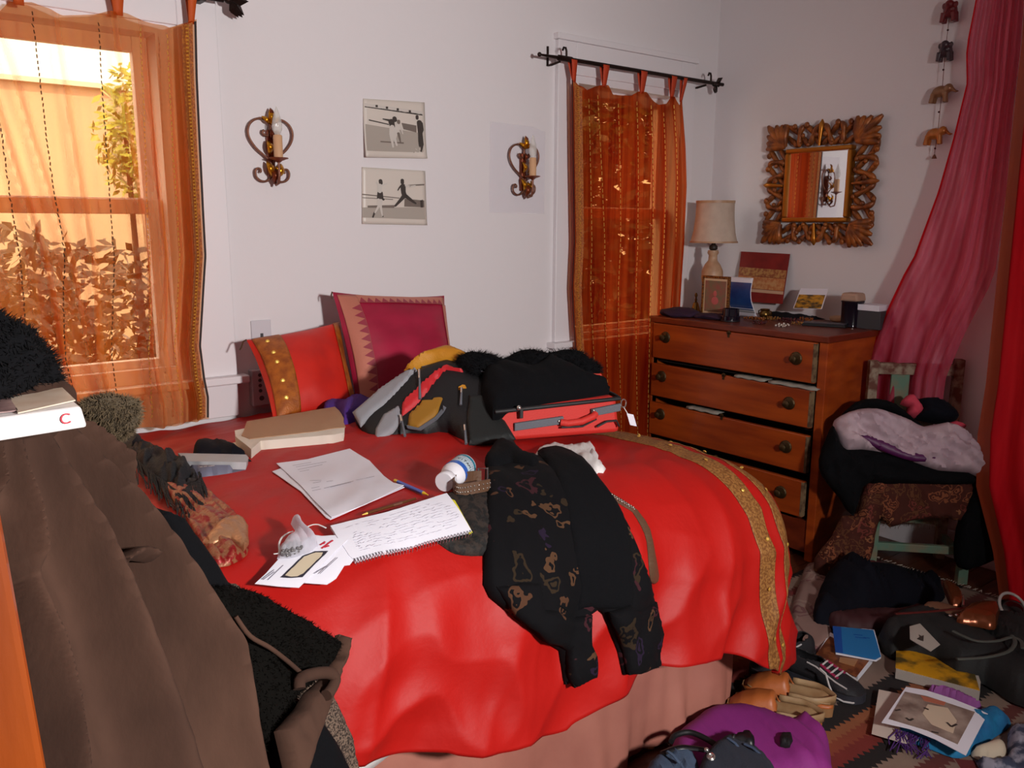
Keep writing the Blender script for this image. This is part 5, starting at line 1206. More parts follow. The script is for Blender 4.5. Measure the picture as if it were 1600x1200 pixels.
# ================================================================== elephant garland
def P_line(px, py): return P_x(px, py, W-.035)
t = thing('elephant_garland', P_line(1460, 245), 'string of four little cloth elephants with a brass bell beside the sheer curtain', 'garland')
st = [P_line(1489, -30), P_line(1484, 20), P_line(1477, 80), P_line(1472, 140), P_line(1466, 200), P_line(1460, 240)]
MB().tube(st, .0012, 5).build('string', mat('red_string', srgb(120, 70, 60), .8), t)
def elephant(px, py, m, face, sc=1.):
    c = P_line(px, py); k = MB(); S = .041*sc; R_ = Vector((0, -1, 0)); U = Vector((0, 0, 1)); O = Vector((-1, 0, 0))
    if face == 'side':
        pt = lambda a, u, o=0: c+R_*a*S+U*u*S+O*o*S
        k.ball(pt(-.15, .05), (S*.8, S*.5, S*.55), R_, O, U); k.ball(pt(.6, .3, .05), (S*.42, S*.38, S*.42), R_, O, U); k.ball(pt(.5, .25, .38), (S*.22, S*.08, S*.3), R_, O, U)
        k.tube([pt(.85, .25), pt(1.1, .05), pt(1.3, -.08), pt(1.5, -.05)], [S*.2, S*.15, S*.11, S*.07], 8)
        for a, o in ((-.7, .2), (-.6, -.2), (.35, .2), (.25, -.2)): k.tube([pt(a, -.1, o), pt(a-.12 if a < 0 else a+.05, -.55, o), pt(a-.2 if a < 0 else a+.1, -.95, o)], [S*.26, S*.22, S*.22], 8)
        k.tube([pt(-.9, .2), pt(-1.08, -.2)], S*.05, 5)
    else:
        pt = lambda a, u, o=0: c+R_*a*S+U*u*S+O*o*S
        k.ball(pt(0, .1, -.1), (S*.62, S*.6, S*.7), R_, O, U); k.ball(pt(.1, .55, .4), (S*.42, S*.38, S*.4), R_, O, U)
        k.ball(pt(-.42, .5, .25), (S*.24, S*.1, S*.3), R_, O, U); k.ball(pt(.62, .5, .25), (S*.24, S*.1, S*.3), R_, O, U)
        k.tube([pt(.1, .4, .7), pt(.05, .0, .85), pt(-.05, -.3, .8)], [S*.18, S*.14, S*.1], 8)
        for a, o in ((-.4, .3), (.45, .3), (-.45, -.3), (.4, -.3)): k.tube([pt(a, -.1, o), pt(a*1.2, -.6, o), pt(a*1.25, -.95, o)], [S*.27, S*.23, S*.24], 8)
    o = k.build('elephant', m, t, True); rm = o.modifiers.new('remesh', 'REMESH'); rm.mode = 'VOXEL'; rm.voxel_size = .0028; rm.use_smooth_shade = True
    return o
elephant(1484, 18, mat('maroon_satin', srgb(110, 24, 30), .4), 'front'); elephant(1477, 80, mat('charcoal_satin', srgb(64, 46, 52), .3), 'front', .95)
elephant(1472, 144, mat('bronze_satin', srgb(142, 100, 68), .3, metal=.3), 'side'); elephant(1463, 210, mat('amber_satin', srgb(176, 104, 44), .3, metal=.3), 'side')
for px, py in ((1481, 47), (1474, 109), (1467, 175), (1461, 232)): MB().ball(P_line(px, py), .004).build('bead', m_darkb, t, True)
p = P_line(1460, 243); MB().lathe(p+Vector((0, 0, -.012)), [(.010, 0), (.008, .005), (.005, .012), (.001, .018)], 12).build('bell', m_iron, t, True)

# ================================================================== sheer canopy and red drape
m_pink = sheer('sheer_rose', srgb(250, 124, 152), .46, srgb(248, 196, 210), glow=.3, threads=((1, 24, 1.2), srgb(218, 70, 100)))
m_redd = sheer('red_voile', srgb(236, 40, 50), .86, srgb(240, 130, 120), glow=.25, threads=((1, 16, 1), srgb(206, 22, 36)))
m_brn = mat('rust_border', srgb(150, 56, 24), .6)
def drape(left, right, Xf, folds, nu=70, nv=90, y0=-300, y1=650, seed=0., depth=None):
    def fn(u, v):
        py = y0+(y1-y0)*v; xl, xr = interp(left, py), interp(right, py); X = Xf(v)
        d = 0
        for (c, a, w, sl) in folds: d += a*math.exp(-((u-c-sl*(v-.5))/w)**2)
        d += .012*noise.noise(Vector((u*7, v*1.5, seed)))
        return P_x(xl+(xr-xl)*u, py, X-d*(.3+.7*min(1, v*2)))
    return fn
fnp = drape([(-300, 1560), (0, 1525), (60, 1513), (85, 1510), (130, 1511), (220, 1489), (300, 1466), (400, 1429), (430, 1412), (470, 1393), (530, 1366), (570, 1352), (650, 1346)],
            [(-300, 1622), (0, 1600), (80, 1594), (170, 1583), (300, 1572), (420, 1556), (450, 1545), (520, 1508), (590, 1478), (650, 1470)], lambda v: W-.05-.12*v**2,
            [(.08, .05, .06, 0), (.25, .035, .06, .1), (.42, .05, .07, -.1), (.6, .04, .05, .1), (.75, .05, .06, .05), (.9, .03, .05, 0)], seed=3.)
v, f = sheet_grid(fnp, 80, 100); t = thing('sheer_drape', fnp(.5, 1), 'sheer rose pink drape sweeping down onto the painted chair', 'drape'); obj('panel', v, f, m_pink, t)
fe = lambda u, v: fnp(.0+.03*u, v)+Vector((-.003, 0, 0)); v, f = sheet_grid(fe, 4, 100); obj('hem', v, f, m_redd, t)
fnr = drape([(-300, 1625), (70, 1597), (130, 1590), (250, 1578), (420, 1560), (600, 1541), (680, 1528), (760, 1526), (860, 1552), (960, 1566), (1010, 1570)],
            [(-300, 1780), (400, 1740), (1010, 1720)], lambda v: W-.16-.16*v, [(.12, .05, .08, 0), (.35, .07, .1, .05), (.6, .06, .1, 0), (.85, .06, .1, 0)], y1=955, seed=9.)
v, f = sheet_grid(fnr, 70, 110); t = thing('red_drape', fnr(.5, 1), 'translucent red drape hanging to the floor at the window beside the painted chair', 'drape'); obj('panel', v, f, m_redd, t)
v, f = sheet_grid(lambda u, v: fnr(.10*u, v)+Vector((-.004, 0, 0)), 6, 110); obj('rust_border', v, f, m_brn, t)
# ================================================================== painted chair with clothes
m_gp = mat('distressed_green_paint', srgb(96, 128, 108), .7, col2=srgb(128, 116, 92), var=.25, vscale=18, bump=.3, bscale=50)
m_cp = mat('distressed_cream_paint', srgb(150, 132, 112), .7, col2=srgb(98, 52, 36), var=.15, vscale=22, bump=.3, bscale=50)
FL_, FR_, BL_, BR_ = Vector((2.985, 1.53, 0)), Vector((3.21, 1.285, 0)), Vector((3.18, 1.69, 0)), Vector((3.395, 1.455, 0))
ch = thing('painted_chair', (3.2, 1.49, 0), 'distressed green painted wooden chair buried under clothes beside the dresser', 'chair')
def bar(nm, a, c, w, h, m, parent, up=(0, 0, 1)):
    a, c = Vector(a), Vector(c); d = (c-a).normalized(); u = Vector(up); u = (u-d*u.dot(d)).normalized(); s = d.cross(u)
    return MB().frame_box(a-s*w/2-u*h/2, c-a, s*w, u*h).build(nm, m, parent, bevel=.003)
Zv = Vector((0, 0, 1)); SZ = .43
for p in (FL_, FR_): bar('leg', p, p+Zv*SZ, .036, .036, m_gp, ch, (1, 1, 0))
for p, q in ((BL_, XP((1356, 562), BL_.x).z), (BR_, XP((1472, 558), BR_.x).z)): bar('leg', p, p+Zv*q, .036, .036, m_cp, ch, (1, 1, 0))
zt_ = XP((1415, 575), 3.28).z
bar('top_rail', BL_+Zv*(zt_), BR_+Zv*(zt_), .028, .045, m_cp, ch)
for u in (.33, .66): p = BL_.lerp(BR_, u); bar('splat', p+Zv*SZ, p+Zv*(zt_-.02), .014, .07, m_gp, ch, (BR_-BL_))
MB().hexa([q+Zv*(SZ-.02) for q in (FL_, FR_, BR_, BL_)]+[q+Zv*(SZ+.012) for q in (FL_, FR_, BR_, BL_)]).build('seat', m_gp, ch, bevel=.006)
for a, c, z in ((FL_, FR_, .13), (BL_, BR_, .16), (FL_, BL_, .10), (FR_, BR_, .10)): bar('stretcher', a+Zv*z, c+Zv*z, .02, .032, m_gp, ch)
# --- clothes on it; the heap faces the room
cz_ = lambda pts: zo(1280, 520, 1/3, pts)
fd = (FR_-FL_).normalized(); fnv = Vector((-fd.y, fd.x, 0)); fnv = -fnv if fnv.dot(CAM-FL_) < 0 else fnv
def chp(off, lean=.25, z0=.45): # upright plane before the chair front, leaning back by lean
    o = FL_+Zv*z0+fnv*off; return plane3(o, o+fd, o+Zv-fnv*lean)
m_pais = cell_mat('paisley_brown', srgb(72, 34, 26), [srgb(130, 74, 48), srgb(112, 52, 44), srgb(96, 58, 36), srgb(140, 90, 60)], 15, .85, dist=.3, warp=.1)
t = thing('paisley_throw', FL_+Vector((0, 0, .1)), 'brown paisley throw draped over the seat and legs of the painted chair', 'throw')
cloth('drape', cz_([(235, 680), (440, 680), (715, 690), (705, 780), (665, 880), (600, 866), (500, 872), (430, 880), (330, 912), (290, 865), (262, 950), (240, 1060), (140, 1170), (0, 1150), (-20, 1060), (60, 960), (110, 860), (180, 850)]), chp(.03, .12), m_pais, .02, .012, .02, 5, wr=(.012, 16, 75, 4), parent=t, sm=2)
k = MB(); rr = random.Random(4)
for i in range(46):
    x = 300+i*6+rr.gauss(0, 2); p, n = chp(.035, .12)(*cz_([(x, 885)])[0]); k.tube([p, p+Vector((rr.gauss(0, .003), 0, -rr.uniform(.012, .03)))], .0007, 4)
k.build('fringe', m_thread, t)['kind'] = 'stuff'
tag(cloth('black_skirt', cz_([(720, 680), (770, 700), (850, 750), (880, 900), (882, 1000), (850, 1050), (690, 1112), (640, 1062), (650, 920), (700, 770)]), chp(.035, .1), m_blackcloth, .03, .02, .03, 5, wr=(.012, 18, 85, 4), sm=2), 'black garment hanging down in front of the right chair leg', 'garment')
tag(cloth('dark_coat', cz_([(70, 440), (95, 510), (140, 555), (250, 570), (270, 680), (205, 720), (160, 860), (100, 780), (20, 680), (5, 600), (40, 500)]), chp(.05, .1), m_blackcloth, .04, .03, .04, 5, wr=(.015, 18, 80, 3), sm=2), 'black coat bunched between the dresser and the painted chair', 'coat')
tag(cloth('black_sweater', cz_([(110, 545), (300, 560), (440, 600), (560, 640), (700, 650), (740, 700), (640, 712), (400, 706), (250, 706), (180, 640)]), chp(.05, .2), m_blackcloth, .03, .05, .03, 5, wr=(.010, 22, 10, 4), sm=2), 'black sweater folded on the chair seat under the pale blouse', 'garment')
m_bl = mat('pale_pink_cotton', srgb(196, 172, 178), .85, bump=.1, bscale=200, col2=srgb(180, 156, 168), var=.5, vscale=8)
t = thing('pale_blouse', FL_+Vector((.1, -.1, .55)), 'pale pink white blouse heaped across the painted chair', 'blouse')
cloth('body', cz_([(75, 420), (100, 390), (180, 360), (270, 355), (340, 375), (430, 410), (490, 440), (600, 420), (680, 450), (740, 510), (790, 580), (845, 650), (852, 750), (790, 700), (700, 655), (560, 645), (440, 605), (300, 562), (200, 548), (130, 552), (90, 500)]), chp(.065, .45), m_bl, .04, .04, .04, 4, wr=(.026, 20, 30, 3.5), parent=t, sm=2, seed=5)
cloth('violet_lining', cz_([(180, 492), (230, 480), (330, 515), (450, 560), (560, 578), (500, 604), (400, 592), (280, 545)]), chp(.100, .45), mat('violet_silk', srgb(84, 22, 78), .5), .010, .006, .012, 4, wr=(.003, 30, 20, 4), parent=t, sm=2)
tag(cloth('black_shawl', cz_([(95, 400), (170, 325), (270, 308), (360, 335), (440, 400), (490, 440), (430, 425), (340, 380), (270, 362), (180, 368)]), chp(.02, .5), m_blackcloth, .03, .04, .03, 4, wr=(.008, 25, 20, 3), sm=2), 'black shawl lying across the back of the heap on the painted chair', 'shawl')
tag(cloth('navy_bundle', cz_([(455, 315), (540, 303), (600, 330), (648, 380), (640, 410), (590, 424), (500, 408), (455, 392), (480, 355)]), chp(-.01, .5), m_navy, .05, .03, .04, 4, wr=(.012, 30, 20, 3), sm=2), 'rolled navy cloth on top of the clothes on the painted chair', 'cloth')
tag(cloth('coral_scarf', cz_([(385, 330), (410, 295), (440, 290), (460, 315), (488, 360), (455, 395), (412, 380), (425, 345)]), chp(-.015, .5), mat('coral_knit', srgb(200, 62, 84), .85), .03, .02, .02, 3, wr=(.006, 50, 40, 3), sm=2), 'coral pink scarf end sticking up between the chair posts', 'scarf')
tag(cloth('coral_sock', cz_([(595, 432), (640, 412), (690, 432), (672, 448), (620, 446)]), chp(.01, .5), MATS['coral_knit'], .02, .01, .015, 3, sm=2), 'coral pink sock peeking out beneath the navy bundle', 'sock')

# ================================================================== floor
def rug_mat():
    m = bpy.data.materials.new('kilim'); m.use_nodes = True; N = m.node_tree.nodes; L = m.node_tree.links; p = N['Principled BSDF']; p.inputs['Roughness'].default_value = .95
    tc = N.new('ShaderNodeTexCoord'); sp = N.new('ShaderNodeSeparateXYZ'); L.new(tc.outputs['Object'], sp.inputs[0])
    def mth(op, a, b=None):
        n = N.new('ShaderNodeMath'); n.operation = op
        for i, v in enumerate((a, b)):
            if v is None: continue
            if isinstance(v, (int, float)): n.inputs[i].default_value = v
            else: L.new(v, n.inputs[i])
        return n.outputs[0]
    x, y = sp.outputs[0], sp.outputs[1]
    yy = mth('ADD', y, mth('MULTIPLY', x, .056))
    tri = mth('ABSOLUTE', mth('SUBTRACT', mth('FRACT', mth('MULTIPLY', x, 46.)), .5))
    nz = N.new('ShaderNodeTexNoise'); nz.inputs['Scale'].default_value = 30; L.new(tc.outputs['Object'], nz.inputs[0])
    yj = mth('ADD', yy, mth('MULTIPLY', tri, .026)); yj = mth('ADD', yj, mth('MULTIPLY', nz.outputs[0], .012))
    fr = mth('FRACT', mth('DIVIDE', mth('SUBTRACT', yj, .84), .42))
    r = N.new('ShaderNodeValToRGB'); r.color_ramp.interpolation = 'CONSTANT'; e = r.color_ramp.elements
    bands = [(0, srgb(120, 92, 82)), (.06, srgb(150, 122, 106)), (.24, srgb(96, 40, 38)), (.42, srgb(150, 126, 110)), (.55, srgb(30, 22, 22)), (.66, srgb(126, 40, 34)), (.78, srgb(158, 84, 52)), (.86, srgb(140, 62, 40)), (.93, srgb(34, 24, 24))]
    bands = [(0, srgb(150, 124, 110)), (.2, srgb(112, 54, 48)), (.3, srgb(152, 128, 112)), (.44, srgb(32, 24, 24)), (.56, srgb(134, 46, 38)), (.66, srgb(150, 70, 46)), (.74, srgb(164, 98, 62)), (.82, srgb(34, 26, 26)), (.97, srgb(150, 124, 110))]
    e[0].color = bands[0][1]; e[1].position = bands[1][0]; e[1].color = bands[1][1]
    for q, c in bands[2:]: n = e.new(q); n.color = c
    L.new(fr, r.inputs[0])
    n2 = N.new('ShaderNodeTexNoise'); n2.inputs['Scale'].default_value = 9; n2.inputs['Detail'].default_value = 6; L.new(tc.outputs['Object'], n2.inputs[0])
    vo = N.new('ShaderNodeTexVoronoi'); vo.distance = 'MANHATTAN'; vo.inputs['Scale'].default_value = 7; L.new(tc.outputs['Object'], vo.inputs[0])
    lt = mth('LESS_THAN', vo.outputs['Distance'], .33); pale = mth('MULTIPLY', lt, mth('LESS_THAN', mth('ABSOLUTE', mth('SUBTRACT', fr, .22)), .20))
    mx = N.new('ShaderNodeMix'); mx.data_type = 'RGBA'; L.new(pale, mx.inputs[0]); L.new(r.outputs[0], mx.inputs[6]); mx.inputs[7].default_value = srgb(124, 44, 44)
    mv = N.new('ShaderNodeMix'); mv.data_type = 'RGBA'; mv.blend_type = 'MULTIPLY'; mv.inputs[0].default_value = .45; L.new(mx.outputs[2], mv.inputs[6]); L.new(n2.outputs[0], mv.inputs[7])
    L.new(mv.outputs[2], p.inputs['Base Color'])
    w = N.new('ShaderNodeTexWave'); w.inputs['Scale'].default_value = 120; w.bands_direction = 'Y'; L.new(tc.outputs['Object'], w.inputs[0])
    b = N.new('ShaderNodeBump'); b.inputs['Strength'].default_value = .4; b.inputs['Distance'].default_value = .003; L.new(w.outputs[0], b.inputs['Height']); L.new(b.outputs[0], p.inputs['Normal'])
    return m
m_rug = rug_mat()
v, f = sheet_grid(lambda u, v: Vector((1.55+1.62*u, 1.72-1.66*v, .006+.0025*noise.noise(Vector((u*14, v*12, 1))))), 60, 60); f = [q[::-1] for q in f]
rg = thing('kilim_rug', (2.3, .9, 0), 'striped kilim rug with dark toothed bands on the floor beside the bed', 'rug')
obj('weave', v, f, m_rug, rg, solid=.006)
k = MB(); rr = random.Random(8)
for i in range(150):
    y = .08+1.62*i/150; k.tube([(3.17, y, .005), (3.19+rr.uniform(0, .012), y+rr.gauss(0, .006), .003)], .0012, 4)
k.build('rug_fringe', m_page, rg)['kind'] = 'stuff'
FZ = zplane(.010)
def fz(h): return zplane(.010+h)
q1 = lambda pts: zo(1240, 860, 360/1271, pts); q2 = lambda pts: zo(1000, 960, .25, pts); q3 = lambda pts: zo(1000, 1080, .1875, pts)
m_pale = cell_mat('faded_floral', srgb(140, 112, 104), [srgb(120, 84, 84), srgb(150, 128, 118), srgb(110, 80, 76)], 9, .9, dist=.3)
tag(cloth('floral_sheet', [(1252, 905), (1262, 882), (1290, 885), (1300, 905), (1330, 912), (1320, 960), (1300, 985), (1302, 1005), (1270, 1022), (1240, 1020), (1235, 960)], FZ, m_pale, .02, 0, .03, 5, wr=(.010, 18, 30, 3), sm=2), 'faded pink floral sheet crumpled on the floor by the bed corner', 'sheet')
tag(cloth('navy_trousers', q1([(105, 430), (108, 330), (160, 210), (290, 130), (420, 130), (560, 150), (760, 150), (830, 230), (820, 280), (720, 310), (560, 330), (430, 380), (300, 430), (180, 442)]), FZ, m_navy, .075, 0, .07, 4, wr=(.04, 16, 20, 2.5), sm=2, seed=2), 'navy clothes heaped on the floor before the painted chair', 'garment')
tag(cloth('maroon_scarf', q1([(180, 380), (300, 345), (430, 330), (560, 345), (700, 320), (760, 340), (600, 395), (430, 432), (300, 430)]), fz(.03), mat('maroon_cloth', srgb(54, 14, 18), .7), .03, .02, .03, 4, wr=(.012, 25, 10, 3), sm=2), 'maroon scarf lying along the front of the navy heap', 'scarf')
tag(cloth('rose_cloth', q1([(365, 85), (430, 62), (530, 92), (500, 135), (400, 125)]), fz(.05), mat('rose_velvet', srgb(110, 34, 44), .8), .02, .02, .02, 4, sm=2), 'small dark rose cloth on top of the navy heap', 'cloth')
tag(cloth('satin_sash', q1([(215, 200), (290, 165), (300, 185), (240, 210)]), fz(.05), mat('mauve_satin', srgb(150, 96, 110), .4), .012, .02, .01, 4), 'short mauve satin sash on the edge of the navy heap', 'sash')
# books
t = thing('paperback_book', FZ(1330, 1040)[0], 'brown paperback lying open edge out under the blue notebook', 'book')
cloth('page_block', q1([(130, 590), (200, 480), (440, 600), (432, 625), (352, 722), (240, 655)]), FZ, m_paper, .018, 0, .002, 5, parent=t, round_=False)
cloth('cover', q1([(118, 580), (200, 474), (430, 590), (345, 700), (240, 645)]), fz(.019), mat('brown_cover', srgb(92, 44, 22), .5, col2=srgb(130, 74, 40), var=.15, vscale=40), .003, .001, .001, 5, parent=t)
cloth('cover_picture', q1([(255, 590), (355, 602), (335, 640), (250, 615)]), fz(.0225), mat('tan_print', srgb(168, 120, 80), .5), .001, .0005, .001, 5, parent=t)
t = thing('exercise_book', FZ(1340, 1000)[0], 'bright blue exercise book lying on the brown paperback', 'notebook')
cloth('pages', q1([(222, 430), (445, 450), (482, 595), (455, 612), (232, 572)]), fz(.024), m_paper, .008, .001, .001, 5, parent=t, round_=False)
cloth('cover', q1([(215, 418), (440, 440), (482, 585), (452, 602), (230, 560)]), fz(.033), mat('blue_cover', srgb(34, 116, 178), .5), .002, .001, .001, 5, parent=t)
cloth('spine_tape', q1([(215, 418), (262, 424), (272, 566), (230, 560)]), fz(.0355), mat('blue_tape', srgb(22, 78, 160), .5), .001, .0005, .001, 5, parent=t)
strokes('cover_print', [q1([(330, 465), (380, 470)]), q1([(340, 480), (400, 486)]), q1([(385, 482), (420, 486)])], fz(.0358), .004, m_labb, t)
t = thing('hardcover_book', FZ(1460, 1060)[0], 'thick book with a yellow flower cover partly under the black coat', 'book')
cloth('page_block', q1([(560, 655), (600, 600), (1000, 700), (1026, 778), (1022, 832), (800, 770), (560, 706)]), FZ, mat('grey_pages', srgb(176, 166, 156), .8, bump=.3, bscale=260, stretch=(1, 1, 14)), .030, 0, .001, 6, parent=t, round_=False)
cloth('cover', q1([(566, 556), (640, 545), (760, 560), (1000, 680), (1026, 772), (800, 712), (562, 648)]), fz(.031), mat('yellow_flower_cover', srgb(84, 70, 30), .45, col2=srgb(206, 148, 24), var=.12, vscale=11), .003, .001, .001, 6, parent=t)
# photo prints
t = thing('photo_print', FZ(1370, 1120)[0], 'pale unframed photo print lying under the larger print on the rug', 'photo')
cloth('paper', q1([(470, 768), (585, 792), (620, 860), (760, 1000), (650, 1070), (600, 1062), (430, 1012)]), fz(.012), mat('cream_print', srgb(206, 190, 178), .4), .001, .0005, .001, 7, parent=t)
t = thing('photo_print', FZ(1450, 1110)[0], 'large white bordered art photo lying on turquoise cloth on the rug', 'photo')
PT = q1([(620, 754), (730, 772), (880, 820), (1000, 868), (1072, 903), (1040, 960), (950, 1132), (780, 1042), (640, 985), (485, 950)])
cloth('paper', PT, fz(.045), m_paper, .001, .0005, .001, 7, parent=t)
cloth('picture', q1([(615, 780), (740, 806), (1000, 892), (905, 1070), (740, 995), (525, 930)]), fz(.0464), mat('abstract_print', srgb(168, 150, 138), .45, col2=srgb(96, 74, 66), var=.35, vscale=16), .0006, .0003, .0005, 6, parent=t)
cloth('picture_patch', q1([(700, 800), (840, 838), (830, 856), (720, 830)]), fz(.0472), mat('coral_print', srgb(180, 106, 84), .45), .0005, .0003, .0005, 6, parent=t)
cloth('picture_patch', q1([(740, 850), (850, 870), (900, 940), (880, 1010), (760, 960), (710, 900)]), fz(.0472), mat('cream_print2', srgb(206, 186, 162), .45), .0005, .0003, .0005, 6, parent=t)
strokes('picture_marks', [q1(q) for q in ([(620, 925), (640, 940), (660, 930)], [(845, 950), (870, 975), (900, 960)], [(720, 870), (745, 880)], [(560, 885), (590, 880)], [(760, 1000), (800, 1010)])], fz(.0476), .006, m_dk, t)['kind'] = 'stuff'
m_turq = mat('turquoise_cloth', srgb(22, 130, 178), .8, bump=.3, bscale=90, col2=srgb(20, 90, 140), var=.4, vscale=16)
tag(cloth('turquoise_shirt', q1([(560, 985), (700, 940), (900, 930), (1060, 895), (1120, 885), (1170, 920), (1198, 955), (1180, 985), (1060, 1065), (960, 1135), (880, 1145), (760, 1100), (640, 1060)]), FZ, m_turq, .030, 0, .03, 5, wr=(.012, 26, 30, 3), sm=2), 'crumpled turquoise shirt under the large art photo', 'shirt')
tag(cloth('lilac_scarf', q1([(740, 770), (860, 785), (980, 830), (1050, 880), (960, 870), (840, 820), (760, 800)]), fz(.0), mat('lilac_cloth', srgb(140, 74, 140), .8), .030, 0, .02, 4, wr=(.006, 40, 20, 3), sm=2), 'lilac scarf edge beyond the large art photo', 'scarf')
k = MB(); rr = random.Random(6)
t = thing('purple_tassel', FZ(1415, 1150)[0], 'purple fringe tassel spilling out under the large art photo', 'tassel')
for i in range(26):
    a = q1([(560+i*8, 985+i*2.2)])[0]; p = fz(.02)(*a)[0]; k.tube([p, p+Vector((-.03, -.01, -.006))+Vector((rr.gauss(0, .012), rr.gauss(0, .01), 0)), p+Vector((-.055, -.03, -.014))+Vector((rr.gauss(0, .016), rr.gauss(0, .012), 0))], .0016, 5)
k.build('strands', mat('purple_yarn', srgb(70, 30, 100), .8), t)['kind'] = 'stuff'
tag(cloth('canvas_slipper', q1([(975, 1120), (1050, 1095), (1130, 1072), (1172, 1105), (1176, 1145), (1160, 1165), (1110, 1174), (1010, 1152)]), FZ, mat('cream_canvas', srgb(196, 180, 158), .8), .04, 0, .04, 4, sm=3), 'cream canvas slipper toe beside the turquoise shirt', 'slipper')
tag(cloth('floral_scarf', q1([(1000, 1160), (1120, 1180), (1180, 1140), (1180, 1020), (1270, 975), (1400, 1000), (1400, 1260), (1100, 1260)]), FZ, mat('blue_floral', srgb(56, 62, 84), .8, col2=srgb(150, 150, 164), var=.15, vscale=28), .03, 0, .03, 5, wr=(.012, 26, 30, 3), sm=2), 'blue grey floral scarf on the rug beside the cream slipper', 'scarf')
# black coat and tag, shoes at the right
t = thing('black_handbag', FZ(1500, 1010)[0], 'slouched black bag with a white paper tag lying over the yellow book', 'bag')
m_bb = mat('black_canvas', srgb(22, 22, 22), .75, bump=.25, bscale=200)
cloth('body', q1([(470, 470), (560, 390), (720, 365), (830, 385), (920, 430), (1060, 420), (1200, 410), (1300, 430), (1400, 500), (1400, 820), (1271, 810), (1180, 770), (1060, 690), (900, 665), (780, 590), (640, 552), (540, 545)]), fz(.034), m_bb, .08, .03, .08, 5, wr=(.03, 10, 30, 3), parent=t, sm=2, seed=4)
for pts, r in (([(880, 445), (930, 470), (1010, 500), (1120, 500), (1200, 480), (1255, 500), (1265, 540)], .004), ([(900, 600), (1060, 590), (1180, 560), (1222, 510), (1205, 470)], .004)):
    MB().tube([fz(.125)(*q)[0] for q in smooth_poly(q1(pts), 4, False)], .006, 8, flat=.5).build('handle', mat('grey_strap', srgb(74, 76, 70), .7), t, True)
cloth('paper_tag', q1([(640, 420), (697, 404), (808, 520), (756, 557), (642, 490)]), fz(.118), mat('tag_card', srgb(176, 168, 158), .6), .0015, .001, .001, 5, parent=t)
cloth('tag_star', q1([(680, 488), (696, 478), (690, 464), (706, 474), (718, 468), (716, 500), (700, 496)]), fz(.120), m_dk, .001, .0005, .0005, 4, parent=t)
m_cop = mat('copper_leather', srgb(126, 66, 38), .25, metal=.55)
def ribbon_shoe(): pass
